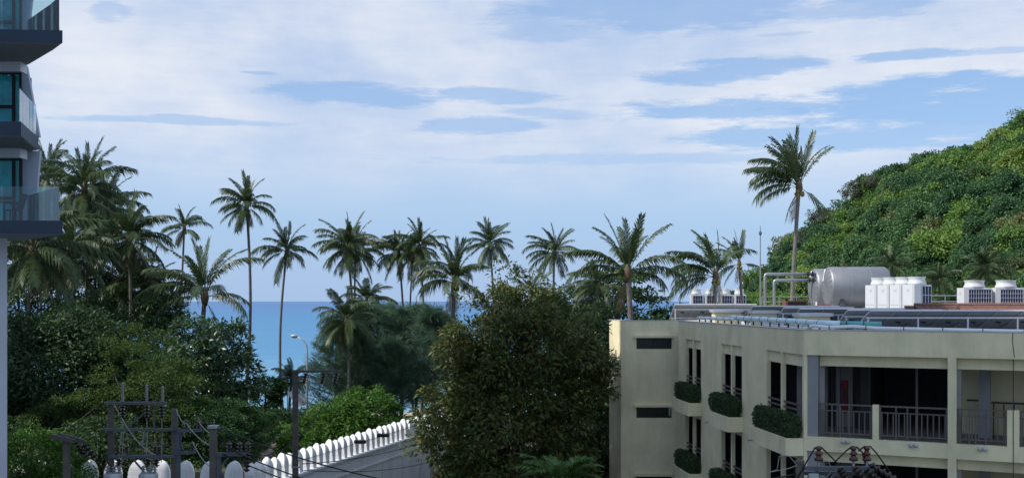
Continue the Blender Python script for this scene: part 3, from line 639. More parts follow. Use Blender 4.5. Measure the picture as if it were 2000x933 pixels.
for i, (u, v, sc, lb) in enumerate([(.60, .10, .8, 'large dense tree high on the hillside under the ridge'), (.70, .22, .85, 'broad spreading tree on the upper hillside'), (.66, .42, .75, 'rounded tree half way down the hillside'), (.42, .20, .7, 'sunlit tree on the seaward slope of the hill'), (.55, .55, .8, 'bulky tree on the lower slope of the hill')]):
    hill_tree(lb, at=tuple(hill_point(u, v) - Vector((0, 0, .6))), scale=sc, seed=20 + i, m=('leaf_hill', 'leaf_hill_dark', 'leaf_hill_olive', 'leaf_hill', 'leaf_hill_dark')[i])
def forest():
    rng = random.Random(12); V = []; sc = []; rot = []; idx = []
    for k in range(3600):
        u = rng.random(); v = rng.uniform(-.10, 1.0) if k % 3 else rng.uniform(-.06, .5); p = hill_point(u, v)
        if p.z < .6: continue
        s = rng.choice((.30, .38, .45, .52, .62, .78, 1.0)) * rng.uniform(.85, 1.15) * (.55 + .45 * min(1, p.z / 14)); V.append((p.x + rng.uniform(-2, 2), p.y + rng.uniform(-3, 3), p.z - 1.2 * s)); sc.append(s); rot.append(rng.uniform(0, 6.28)); idx.append(rng.choice((0, 3, 0, 3, 1, 4, 2)) if math.sin(p.x * .09 + 1) + math.cos(p.y * .06) + rng.uniform(-.9, .9) > -.2 else rng.choice((1, 4, 1, 4, 2, 0)))
    me = bpy.data.meshes.new('hill_forest'); me.from_pydata(V, [], [])
    for k in range(0, len(sc), 9): V[k] = (V[k][0], V[k][1], V[k][2] + 2.2 * sc[k])
    me.vertices.foreach_set('co', [q for p in V for q in p])
    for nm, tp, data in (('t_scale', 'FLOAT', sc), ('t_rot', 'FLOAT', rot), ('t_idx', 'INT', idx)):
        at = me.attributes.new(nm, tp, 'POINT'); at.data.foreach_set('value', data)
    o = link('hill_forest', me); tag(o, 'unbroken green forest covering the whole hillside', 'forest', kind='stuff')
    ng = bpy.data.node_groups.new('forest', 'GeometryNodeTree'); ng.interface.new_socket('Geometry', in_out='INPUT', socket_type='NodeSocketGeometry'); ng.interface.new_socket('Geometry', in_out='OUTPUT', socket_type='NodeSocketGeometry')
    N = ng.nodes; L = ng.links; gi = N.new('NodeGroupInput'); go = N.new('NodeGroupOutput'); jn = N.new('GeometryNodeJoinGeometry'); ip = N.new('GeometryNodeInstanceOnPoints')
    for c in SRC[5:]:
        oi = N.new('GeometryNodeObjectInfo'); oi.transform_space = 'ORIGINAL'; oi.inputs['Object'].default_value = c; oi.inputs['As Instance'].default_value = True; L.new(oi.outputs['Geometry'], jn.inputs[0])
    def attr(nm, tp): n = N.new('GeometryNodeInputNamedAttribute'); n.data_type = tp; n.inputs[0].default_value = nm; return n.outputs[0]
    cx = N.new('ShaderNodeCombineXYZ'); L.new(attr('t_rot', 'FLOAT'), cx.inputs[2])
    e2r = N.new('FunctionNodeEulerToRotation'); L.new(cx.outputs[0], e2r.inputs[0])
    L.new(gi.outputs[0], ip.inputs['Points']); L.new(jn.outputs[0], ip.inputs['Instance']); ip.inputs['Pick Instance'].default_value = True
    L.new(attr('t_idx', 'INT'), ip.inputs['Instance Index']); L.new(e2r.outputs[0], ip.inputs['Rotation']); L.new(attr('t_scale', 'FLOAT'), ip.inputs['Scale']); L.new(ip.outputs[0], go.inputs[0])
    md = o.modifiers.new('forest', 'NODES'); md.node_group = ng
forest()

# ------------------------------------------------------------ cream gallery building
A = (PX(1325, 52.2), 52.2); B = (PX(1570, 35.7), 35.7); C = (21.5, 29.95)
F1 = Frame(A, B); F2 = Frame(B, C)
TOP = 10.15; HEAD = 9.36; ST = 3.10
BLD = empty('gallery_building', (12, 40, 0), 'cream three storey building with open galleries, planters and flat roof', 'building')
def gallery_building():
    T = BLD
    # wall along the planters: band over each row of openings, piers between
    bays = [(F1.s_px(1339), F1.s_px(1369)), (F1.s_px(1409), F1.s_px(1449)), (F1.s_px(1497), F1.s_px(1567))]
    ends = [0.0] + [q for b in bays for q in b] + [F1.L]
    MB().fbox(F1, 0, F1.L, -.28, 0, HEAD, TOP).build('parapet', 'cream', T)
    MB().fbox(F2, 0.003, F2.L, -.28, 0, HEAD, TOP).build('parapet', 'cream', T)
    cp = MB().fbox(F1, 0, F1.L, -.31, .012, TOP, TOP + .035); cp.fbox(F2, .02, F2.L, -.31, .012, TOP, TOP + .035); cp.build('coping', 'roof_deck', T)
    for k in range(4):
        z1 = HEAD - ST * k; z0 = max(z1 - ST, 0)
        if z1 <= 0.2: break
        for i in range(0, len(ends), 2):
            if ends[i + 1] - ends[i] > .05: MB().fbox(F1, ends[i], ends[i + 1], -.16, 0, z0, z1).build('pier', 'cream', T)
        for i, (s0, s1) in enumerate(bays):
            fl = z1 - 2.66                                   # floor of this storey
            if fl < 0: continue
            sp = MB().fbox(F1, s0, s1, -.28, -.004, z1 - ST, fl + .0); sp.build('spandrel', 'cream', T)
            MB().fbox(F1, s0, s1, -.26, -.10, z1 - .40, z1 - .003).build('lintel', 'cream', T)
            w = MB(); sm = s0 + (s1 - s0) * (.50 if i < 2 else .44); w.fbox(F1, sm - .07, sm + .07, -.14, -.002, fl, z1); w.build('mullion', 'cream', T)
            MB().fbox(F1, s1 - .02, s1 + .02, -.75, -.17, fl, z1 - .004).build('jamb', 'grey_in', T)
            MB().fbox(F1, sm + .12, sm + .12 + (.5 if i < 2 else .9), -.95, -.75, fl, z1).build('inner_column', 'grey_in', T)
            rl = MB()
            for zz in (fl + .97, fl + .80): rl.fbox(F1, s0 + .002, s1 - .002, -.10, -.05, zz - .03, zz + .03)
            rl.build('window_rail', 'rail_metal', T)
            pl = MB().fbox(F1, s0 - .12, s1 + .12, .003, .60, fl - .62, fl - .12)   # planter box, its rim left open for the soil
            p = pl.build('planter', 'cream', T)
            rim = MB(); q0, q1 = s0 - .12, s1 + .12; zt = fl - .12
            for s_a, s_b, d_a, d_b in ((q0, q1, .53, .603), (q0 - .003, q0 + .07, .004, .53), (q1 - .07, q1 + .003, .004, .53)): rim.fbox(F1, s_a, s_b, d_a, d_b, zt, zt + .07)
            rim.build('rim', 'cream', p)
            so = MB(); so.tube([F1.pt(q0 + .4, .62, zt - .40), F1.pt(q0 + .4, .78, zt - .42)], .03, 6); so.build('drain_spout', 'grey_paint', p)
    # gallery front
    s_mid = F2.s_px(1704), F2.s_px(1716); s_col = F2.s_px(1851), F2.s_px(1868); s_p2 = F2.s_px(1967), F2.s_px(1978.5); s_p3 = F2.s_px(1979.5), F2.s_px(1991)
    for k in range(3):
        fl = 6.72 - ST * k; z1 = HEAD - ST * k
        if k < 2: MB().fbox(F2, 0.003, F2.L, -.28, 0, fl - .46, fl).build('slab_edge', 'cream', T)
        MB().fbox(F2, .45, s_col[0] - .01, -.60, -.33, z1 - .36, z1 - .004).build('beam', 'cream', T)
        MB().fbox(F2, s_col[1] + .01, F2.L, -.60, -.33, z1 - .36, z1 - .004).build('beam', 'cream', T)
        MB().fbox(F2, s_col[0], s_col[1], -.34, .006, z1 - ST, z1).build('column', 'cream', T)
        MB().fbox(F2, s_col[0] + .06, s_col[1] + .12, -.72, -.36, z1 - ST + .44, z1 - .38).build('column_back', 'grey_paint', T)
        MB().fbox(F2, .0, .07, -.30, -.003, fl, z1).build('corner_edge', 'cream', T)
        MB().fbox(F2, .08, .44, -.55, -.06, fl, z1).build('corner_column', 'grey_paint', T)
        for a, b in (s_mid, s_p2, s_p3): MB().fbox(F2, a, b, -.26, -.004, fl, fl + 1.10).build('rail_pillar', 'cream', T)
        segs = [(.45, s_mid[0]), (s_mid[1], s_col[0]), (s_col[1], s_p2[0]), (s_p3[1], F2.L - 3.2), (F2.L - 3.1, F2.L)]
        for a, b in segs:
            rm = MB()
            for zz, h in ((fl + 1.06, .05), (fl + .86, .035), (fl + .14, .04)): rm.fbox(F2, a, b, -.165, -.115, zz - h / 2, zz + h / 2)
            m = (a + b) / 2
            for s in (a + .04, m - .17, m + .12, b - .04, (a + m) / 2): rm.fbox(F2, s - .022, s + .022, -.162, -.118, fl + .002, fl + 1.04)
            r = rm.build('railing', 'rail_metal', T)
            n = max(4, int((b - a) / .165)); bal = None
            for j in range(n):
                s = a + (b - a) * (j + .5) / n
                MB().fbox(F2, s - .018, s + .018, -.157, -.123, fl + .15, fl + .85).build('baluster', 'rail_metal', r)
            lp = MB(); q = F2.pt(m - .05, .03, fl - .06); lathe_bar(lp, [(.05, 0), (.075, .05), (.06, .12), (.01, .14)], q, (F2.n.x, F2.n.y, -.6), 8); lathe_bar(lp, [(.05, 0), (.075, .05), (.06, .12), (.01, .14)], F2.pt(m + .10, .03, fl - .06), (F2.n.x, F2.n.y, -.6), 8)
            lp.build('floodlight', 'ac_side', T)
        # inside the gallery
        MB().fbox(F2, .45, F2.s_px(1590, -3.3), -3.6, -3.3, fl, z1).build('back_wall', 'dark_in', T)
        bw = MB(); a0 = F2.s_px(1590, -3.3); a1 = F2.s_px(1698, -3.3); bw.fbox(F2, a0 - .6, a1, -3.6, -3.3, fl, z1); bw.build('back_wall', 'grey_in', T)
        for px0, px1 in ((1592, 1606), (1622, 1630)): d = MB().fbox(F2, F2.s_px(px0, -3.3), F2.s_px(px1, -3.3), -3.297, -3.22, fl, z1 - .55).build('door', 'dark_in', T)
        for px0, px1 in ((1612, 1617), (1634, 1641), (1693, 1699)): MB().fbox(F2, F2.s_px(px0, -3.2), F2.s_px(px1, -3.2), -3.298, -3.12, fl, z1).build('pilaster', 'grey_paint', T)
        b0 = F2.s_px(1852, -3.3); MB().fbox(F2, a1, b0, -8.0, -7.7, fl, z1).build('lobby_wall', 'dark_in', T)  # lobby walls coloured near-black to deepen the shade
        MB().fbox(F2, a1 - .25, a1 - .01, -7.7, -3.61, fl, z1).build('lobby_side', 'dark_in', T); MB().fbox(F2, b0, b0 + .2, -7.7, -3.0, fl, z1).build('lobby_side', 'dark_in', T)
        MB().fbox(F2, F2.s_px(1788, -4.4), F2.s_px(1793, -4.4), -4.55, -4.4, fl, z1).build('lobby_post', 'grey_paint', T)
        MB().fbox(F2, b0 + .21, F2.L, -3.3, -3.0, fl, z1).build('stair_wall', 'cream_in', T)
        MB().fbox(F2, F2.s_px(1912, -2.0), F2.s_px(1934, -2.0), -2.4, -2.0, fl, z1).build('stair_column', 'grey_paint', T)
        hr = MB(); hz = fl + 1.15
        hr.fbox(F2, F2.s_px(1888, -2.2), F2.s_px(1911, -2.2), -2.25, -2.19, hz, hz + .06); hr.fbox(F2, F2.s_px(1936, -2.2), F2.L, -2.25, -2.19, hz - .05, hz + .01)
        for j in range(14): s = F2.s_px(1936, -2.2) + .05 + j * .3; hr.fbox(F2, s, s + .04, -2.24, -2.2, fl, hz - .05)
        hr.build('stair_railing', 'frame_black', T)
        if k == 0:
            fb = MB().fbox(F2, F2.s_px(1645, -3.1), F2.s_px(1655, -3.1), -3.28, -3.05, fl + .55, fl + 1.62).build('fire_hose_box', 'red_paint', T)
            MB().fbox(F2, F2.s_px(1647, -3.0), F2.s_px(1653, -3.0), -3.047, -3.03, fl + .75, fl + 1.35).build('hose_box_window', 'dark_in', fb)
        # corridor behind the planters, near-black walls standing in for its shade
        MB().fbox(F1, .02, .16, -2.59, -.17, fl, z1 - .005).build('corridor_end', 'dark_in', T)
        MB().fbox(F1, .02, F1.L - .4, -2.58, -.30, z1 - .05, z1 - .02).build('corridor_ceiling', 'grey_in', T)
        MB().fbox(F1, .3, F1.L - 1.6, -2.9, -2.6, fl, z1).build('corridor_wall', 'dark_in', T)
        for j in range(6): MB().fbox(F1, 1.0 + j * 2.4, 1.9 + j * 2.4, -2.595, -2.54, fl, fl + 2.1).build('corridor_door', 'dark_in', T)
    # floors and roof slab
    inner = [F1.pt(.0, -.283, 0)[:2], F1.pt(F1.L - .05, -.283, 0)[:2], F2.pt(.28, -.283, 0)[:2], F2.pt(F2.L, -.283, 0)[:2], (34, 48), (34, 88), (14.2, 88), (8.45, 56.5), (8.45, 52.4)]
    for k in range(3):
        if k < 2: MB().prism(inner, 6.72 - ST * k - .30, 6.72 - ST * k - .003).build('floor_slab', 'tile_floor', T)
    MB().prism(inner, HEAD + .004, 9.78).build('roof_slab', 'roof_deck', T)
    MB().fbox(Frame(C, (34, 48)), .3, 20, -.3, 0, 0, TOP - .1).build('end_wall', 'cream', T)
    # joint and crack in the gallery front
    j = MB(); s = (s_p2[1] + s_p3[0]) / 2
    j.fbox(F2, s - .012, s + .012, -.2, .004, 0, 9.0); j.fbox(F2, s - .012, s + .012, -.3295, -.3265, 9.0, 9.36)
    j.bar(F2.pt(s + .03, .004, 9.42), F2.pt(s - .02, .004, 9.9), .022, .006, up=(F2.n.x, F2.n.y, 0)); j.bar(F2.pt(s - .02, .004, 9.9), F2.pt(s - .01, .004, 10.14), .022, .006, up=(F2.n.x, F2.n.y, 0))
    j.build('expansion_joint', 'dark_in', T)
    # stair block
    Ys = 53.6; x0 = PX(1213, Ys); x1 = PX(1325.5, Ys); xb = PX(1190, 55.5); zt = PZ(626, Ys)
    wins = [(PZ(659.5, Ys), PZ(681, Ys)), (PZ(794.5, Ys), PZ(815.5, Ys)), (PZ(929, Ys), PZ(950, Ys))]
    wx0, wx1 = PX(1243, Ys), PX(1312, Ys); FS = Frame((x0, Ys), (x1 + .3, Ys)); a, b = wx0 - x0, wx1 - x0
    w = MB(); w.fbox(FS, .003, a, -.3, 0, 0, zt); w.fbox(FS, b, x1 + .3 - x0, -.3, 0, 0, zt); w.build('stair_wall', 'cream', T)
    zz = zt
    for (w1, w0) in wins + [(0, 0)]:
        MB().fbox(FS, a, b, -.3, -.001, w1, zz).build('stair_panel', 'cream', T); zz = w0
    for w1, w0 in wins:
        f = MB(); t_ = .045
        for s0, s1, q0, q1 in ((a, b, w0, w0 + t_), (a, b, w1 - t_, w1), (a, a + t_, w0 + t_, w1 - t_), (b - t_, b, w0 + t_, w1 - t_), ((a + b) / 2 - .02, (a + b) / 2 + .02, w0 + t_, w1 - t_)): f.fbox(FS, s0, s1, -.2, -.09, q0, q1)
        win = f.build('slit_window', 'frame_black', T)
        MB().fbox(FS, a + t_, b - t_, -.16, -.15, w0 + t_, w1 - t_).build('pane', 'slit_glass', win)
        MB().fbox(FS, a - .12, b + .10, .001, .16, w1 + .01, w1 + .13).build('window_hood', 'cream', win)
        MB().fbox(FS, a + .02, b - .02, -2.0, -.9, w0 - .4, w1 + .3).build('dark_backing', 'dark_in', win)  # solid dark block painted in for the gloom behind the pane
    FL = Frame((xb, 55.5), (x0, Ys)); MB().fbox(FL, 0, FL.L - .002, -.3, -.0, 0, zt).build('stair_side', 'cream', T)
    MB().prism([(x0 + .2, Ys + .31), (x1 + .25, Ys + .31), (x1 + .25, 55.6), (xb + .25, 55.45)], zt - .3, zt - .12).build('stair_roof', 'roof_deck', T)
    cp = MB().fbox(FS, -.01, x1 + .3 - x0, -.31, .014, zt, zt + .03); cp.fbox(FL, 0, FL.L - .02, -.31, .012, zt + .001, zt + .029); cp.build('coping', 'roof_deck', T)
    # clipped hedges growing in the planters
    nm = ['beside the stair block', 'between the other two planters', 'at the gallery corner']
    lv = ['top floor', 'middle floor']
    for k in range(2):
        for i, (s0, s1) in enumerate(bays):
            fl = HEAD - ST * k - 2.66; q0, q1 = s0 - .07, s1 + .07
            V, Q = leaf_box('h', 0, q0, q1, .06, .50, fl - .02, fl + .66, int(1700 * (q1 - q0)), .085, 60 + i + 5 * k, F1)
            off = Vector(F1.pt((q0 + q1) / 2, .3, fl - .12)); t = empty('clipped_hedge', off, 'clipped box hedge in the %s planter %s' % (lv[k], nm[i]), 'hedge', 'hedges in the planters')
            link('foliage', np_mesh('foliage', V - np.array(off), Q, 'leaf_clipped'), None, t)
            MB().fbox(F1, q0 + .12, q1 - .12, .14, .42, fl - .12, fl + .54).build('stems', 'leaf_dark', t)
gallery_building()

# ------------------------------------------------------------ roof equipment
RZ = 9.78
def solar_table(label, px0, px1, py, Y, depth=2.0, drop=.82, npost=None):
    z = PZ(py, Y); x0, x1 = PX(px0, Y), PX(px1, Y); t = empty('solar_table', ((x0 + x1) / 2, Y + depth / 2, RZ), label, 'solar panel', 'solar panels on the flat roof')
    n = max(2, round((x1 - x0) / 1.02)); w = (x1 - x0) / n; dn = Vector((0, depth, -drop)).normalized(); up = Vector((0, drop, depth)).normalized(); ln = Vector((0, depth, -drop)).length
    for i in range(n):
        a = Vector((x0 + i * w + .012, Y, z)); b = a + Vector((w - .024, 0, 0)); c = b + dn * ln; d = a + dn * ln
        p = MB().extrude([a, d, c, b], up * .034).build('panel', 'pv_back', t)
        fr = MB()
        for q, r in ((a, b), (b, c), (c, d), (d, a)): fr.bar(q - up * .006, r - up * .006, .035, .05, up=up)
        fr.build('frame', 'alu', p)
        jb = a.lerp(c, .5) - up * .04; g = MB().bar(jb - Vector((.09, 0, 0)), jb + Vector((.09, 0, 0)), .08, .04); g.tube([jb, jb + Vector((.15, .1, -.14)), jb + Vector((.42, .05, -.02))], .012, 4); g.build('junction_box', 'cable', p)
        MB().extrude([a + dn * .05 + up * .036 + Vector((.05, 0, 0)), d - dn * .05 + up * .036 + Vector((.05, 0, 0)), c - dn * .05 + up * .036 - Vector((.05, 0, 0)), b + dn * .05 + up * .036 - Vector((.05, 0, 0))], up * .004).build('cells', 'pv_cell', p)
    for f in (.22, .80):
        q = Vector((x0, Y, z)) + dn * ln * f - up * .10; MB().bar(q, q + Vector((x1 - x0, 0, 0)), .06, .06).build('beam', 'alu', t)
        m = max(2, round((x1 - x0) / 2.0) + 1)
        for i in range(m): xx = x0 + .08 + (x1 - x0 - .16) * i / (m - 1); MB().box(xx - .03, xx + .03, q.y - .03, q.y + .03, RZ, q.z - .03).build('post', 'alu', t)
solar_table('solar panel row behind the stair block roof', 1318, 1478, 594, 58.5)
solar_table('solar panel row over the first roof box', 1470, 1640, 597.5, 54.0)
solar_table('solar panel row over the second roof box', 1530, 1668, 600.5, 51.0)
solar_table('solar panel row in front of the steel tanks', 1562, 1800, 602.5, 48.2)
solar_table('solar panel row in front of the white fan units', 1655, 1840, 605, 45.2)
solar_table('longest solar panel row running along the gallery parapet', 1699, 2100, 606, 41.5, depth=2.2, drop=.86)
def roof_box(label, px0, px1, py, Y):
    x0, x1 = PX(px0, Y), PX(px1, Y); zt = PZ(py, Y); t = empty('roof_box', ((x0 + x1) / 2, Y + .5, RZ), label, 'roof hatch', 'boxes between the solar panels')
    MB().box(x0 + .1, x1 - .1, Y + .05, Y + 1.0, RZ, zt - .14).build('body', 'cream_in', t); MB().box(x0, x1, Y - .05, Y + 1.1, zt - .14, zt).build('lid', 'alu', t)
roof_box('cream roof box with metal lid nearest the stair block', 1393, 1452, 604, 55.6)
roof_box('cream roof box with metal lid in the middle of the panels', 1470, 1522, 606, 52.3)
roof_box('cream roof box with metal lid in front of the tanks', 1560, 1627, 611, 46.7)
def vrf(name, label, o, a, b, wa, wb, h, base, grid, group):
    """fan unit: a runs along its narrow side, b along its grille side, both horizontal"""
    o = Vector(o); a = Vector((*a, 0)).normalized(); b = Vector((*b, 0)).normalized(); z = Vector((0, 0, 1))
    t = empty(name, tuple(o + a * wa / 2 + b * wb / 2), label, 'cooling unit', group); zb = o.z + base; hb = h * .80
    def bx(m, a0, a1, b0, b1, z0, z1):
        q = lambda i, j, k: tuple(o + a * i + b * j + z * k); return m.hexa([q(a0, b0, z0), q(a1, b0, z0), q(a1, b1, z0), q(a0, b1, z0), q(a0, b0, z1), q(a1, b0, z1), q(a1, b1, z1), q(a0, b1, z1)])
    bx(MB(), .06, wa - .06, .06, wb - .06, 0, base).build('plinth', 'roof_deck', t)
    body = bx(MB(), 0, wa, 0, wb, base, base + hb).build('casing', 'ac_white', t)
    c0 = .16 if grid[0] > 3 else .42
    coil = bx(MB(), wa + .001, wa + .012, c0 * wb, wb * .96, base + hb * .07, base + hb * .95).build('coil', 'ac_coil', t)
    g = MB(); nx, nz = grid
    for i in range(nx + 1): s = c0 * wb + (.96 - c0) * wb * i / nx; bx(g, wa + .013, wa + .035, s - (.007 if nx > 3 else .012), s + (.007 if nx > 3 else .012), base + hb * .07, base + hb * .95)
    for k in range(nz + 1): q = base + hb * (.07 + .88 * k / nz); bx(g, wa + .036, wa + .05, c0 * wb, wb * .96, q - (.007 if nx > 3 else .012), q + (.007 if nx > 3 else .012))
    g.build('grille', 'alu', t)
    sd = MB(); bx(sd, .04, wa - .04, -.012, -.001, base + hb * .34, base + hb * .345 + .012); bx(sd, wa * .35, wa * .55, -.010, -.001, base + hb * .78, base + hb * .86); bx(sd, wa - .15, wa - .005, -.011, -.002, base + .01, base + hb - .01) if nx == 3 else None; sd.build('seam_and_shade', 'ac_side', t)  # seam, small plate, and a grey corner strip painted as a shaded recess
    ct = o + a * wa / 2 + b * wb / 2 + z * (base + hb); r = min(wa, wb) * .46 if wb < 1 else wa * .52
    s = MB(); lathe_bar(s, [(r * 1.12, .001), (r * 1.10, h * .05), (r * .98, h * .10), (r * 1.0, h * .15), (r * 1.08, h * .19), (r * 1.10, h * .20), (r * 1.0, h * .20), (r * .93, h * .15), (r * .90, h * .06)], ct, (0, 0, 1), 20)
    f = s.build('fan_shroud', 'ac_white', t, True)
    return t
a_ = (.5, -.866); b_ = (.866, .5); ord4 = ['farthest along the row of four', 'second along from the tanks in the row of four', 'third along from the tanks in the row of four', 'at the open end showing its dark grille']
p0 = Vector((PX(1690, 57.5), 57.5, RZ))
for i in range(4):
    q = p0 + Vector((*a_, 0)) * .80 * i
    vrf('fan_unit', 'white fan topped cooling unit ' + ord4[i], q, a_, b_, .765, 1.24, 1.95, .60, (3, 3), 'white cooling units beside the tanks')
for i, px in enumerate((1883, 1945)):
    Y = 48.6; q = Vector((PX(px, Y), Y + .78, 10.35)); vrf('fan_unit', ['white framed cooling unit with blue grille next to the handrail', 'white framed cooling unit with blue grille beyond the first one'][i], q, (0, -1), (1, 0), .78, 1.24, 1.66, .02, (9, 6), 'grille units behind the tiled roof')
for i, px in enumerate((1350, 1377, 1407, 1434)):
    Y = 79; q = Vector((PX(px, Y), Y + .7, RZ)); vrf('fan_unit', 'small distant cooling unit seen behind the bushy roof palms', q, (0, -1), (1, 0), .7, .86, 2.0, .2, (4, 5), 'cooling units behind the palms')
def plinth():
    Y = 48.6; t = MB().box(PX(1875, Y), PX(2090, Y), Y - .3, Y + 1.2, RZ, 10.349).build('unit_plinth', 'concrete'); tag(t, 'concrete plinth carrying the two grille cooling units', 'plinth')
plinth()
def tank(label, px0, px1, ytop, Y, r, back=False):
    x0, x1 = PX(px0, Y), PX(px1, Y); zc = PZ(ytop, Y) - r; t = empty('steel_tank', ((x0 + x1) / 2, Y, RZ), label, 'water tank', 'steel tanks on the roof')
    L = x1 - x0; m = MB(); prof = [(.02, -.22), (r * .35, -.20), (r * .7, -.12), (r * .95, -.02), (r, .06)]
    prof += [(r, L - .06), (r * .95, L + .02), (r * .6, L + .14), (.02, L + .2)]
    lathe_bar(m, prof, (x0, Y, zc), (1, 0, 0), 40); m.build('shell', 'stainless', t, True)
    for k in (.34, .68): bd = MB(); lathe_bar(bd, [(r * .99, -.02), (r * 1.006, -.02), (r * 1.006, .02), (r * .99, .02)], (x0 + L * k, Y, zc), (1, 0, 0), 40); bd.build('seam', 'galv', t)
    hp = MB()
    for k in range(20):      # pressed ribs of the dished end
        an = k * math.pi / 10; u = Vector((0, math.cos(an), math.sin(an))); hp.bar(Vector((x0 - .205, Y, zc)) + u * r * .3, Vector((x0 - .03, Y, zc)) + u * r * .93, .05, .05)
    hp.build('end_ribs', 'stainless', t)
    for k in (.18, .82): MB().box(x0 + L * k - .1, x0 + L * k + .1, Y - r * .8, Y + r * .8, RZ, zc - r * .62).build('cradle', 'steel_arm', t)
    n = MB(); lathe_bar(n, [(.08, 0), (.08, .16), (.13, .16), (.13, .22)], (x0 + L * .28, Y, zc + r - .02), (0, 0, 1), 10); n.build('nozzle', 'rust_red', t)
    if not back: MB().box(x0 + L * .70, x0 + L * .80, Y - r - .03, Y - r + .15, zc - .14, zc + .02).build('name_plate', 'steel_arm', t)
    k = MB(); lathe_bar(k, [(.06, 0), (.06, .22)], (x1 + .1, Y, zc + r * .5), (1, 0, 0), 8); k.build('outlet', 'galv', t)
tank('front steel tank with ribbed round end beside the white fan units', 1616, 1728, 521, 61, 1.10)
tank('rear steel tank half hidden behind the front one', 1589, 1700, 524.5, 64.2, 1.12, True)
def pumps():
    Y = 59.0; t = empty('pump_set', (PX(1611, Y), Y, RZ), 'rusty red pump and valves in front of the tank ends', 'pump'); x = PX(1611, Y)
    m = MB(); lathe_bar(m, [(.14, 0), (.17, .1), (.17, .45), (.1, .6)], (x, Y, RZ + .4), (0, 0, 1), 10); m.box(x - .25, x + .25, Y - .2, Y + .2, RZ, RZ + .4); m.build('pump', 'rust_red', t)
    v = MB(); lathe_bar(v, [(.05, -.35), (.05, .35)], (x, Y, RZ + 1.1), (1, 0, 0), 8); lathe_bar(v, [(.12, -.06), (.12, .06)], (x - .15, Y, RZ + 1.1), (1, 0, 0), 10); v.tube([(x + .3, Y, RZ + 1.1), (x + .3, Y, RZ + .05)], .05, 8); v.build('valve', 'rust_red', t)
    p = MB(); p.tube([(x - .45, Y, RZ), (x - .45, Y, RZ + 1.3)], .045, 8); p.build('riser', 'pipe_white', t)
pumps()
def pipe_frame(label, px0, px1, py, Y, r=.085):
    x0, x1 = PX(px0, Y), PX(px1, Y); z = PZ(py, Y); t = empty('pipe_run', (x0, Y, RZ), label, 'pipe', 'tank feed pipes')
    MB().tube([(x0, Y, RZ), (x0, Y, z - .12), (x0 + .035, Y, z - .035), (x0 + .12, Y, z), (x1, Y, z)], r, 10).build('pipe', 'galv', t, True)
    for k in (.84, .93): m = MB(); lathe_bar(m, [(r * 1.9, -.03), (r * 1.9, .03)], (x0 + (x1 - x0) * k, Y, z), (1, 0, 0), 10); m.build('flange', 'frame_black', t)
pipe_frame('taller grey pipe bending over into the rear tank', 1494, 1594, 535, 63.6)
pipe_frame('lower grey pipe bending over into the rear tank', 1512, 1594, 547, 62.6)
def mast():
    Y = 66; x = PX(1485, Y); t = empty('lightning_mast', (x, Y, RZ), 'thin grey lightning mast standing on the roof', 'mast')
    MB().tube([(x, Y, RZ), (x, Y, PZ(452, Y))], [.055, .03], 8).build('pole', 'galv', t)
    m = MB(); lathe_bar(m, [(.03, 0), (.09, .08), (.09, .2), (.02, .3), (.012, .6)], (x, Y, PZ(460, Y)), (0, 0, 1), 8); m.build('air_terminal', 'steel_arm', t)
mast()
def handrail(label, px0, px1, py, Y):
    x0, x1 = PX(px0, Y), PX(px1, Y); z = PZ(py, Y); t = empty('roof_handrail', (x0, Y, RZ), label, 'handrail')
    for zz in (z, z - .32): MB().tube([(x0, Y, zz), (x1, Y, zz)], .028, 6).build('rail', 'galv', t)
    n = max(2, round((x1 - x0) / 1.1) + 1)
    for i in range(n): x = x0 + (x1 - x0) * i / (n - 1); MB().tube([(x, Y, RZ), (x, Y, z)], .026, 6).build('post', 'galv', t)
handrail('grey roof handrail between the mast and the tanks', 1488, 1590, 579, 68)
handrail('grey roof handrail between the fan units and grille units', 1808, 1884, 577, 60)
def vent():
    Y = 57; t = empty('roof_vent', (PX(1557, Y), Y, RZ), 'low dark louvred vent box with rusty ends before the pipes', 'vent'); x0, x1 = PX(1535, Y), PX(1578, Y); z = PZ(587, Y)
    MB().box(x0, x1, Y, Y + .8, RZ, z).build('box', 'rust_red', t); MB().box(x0 + .12, x1 - .12, Y - .03, Y - .002, RZ + .7, z - .05).build('louvre', 'frame_black', t)
vent()
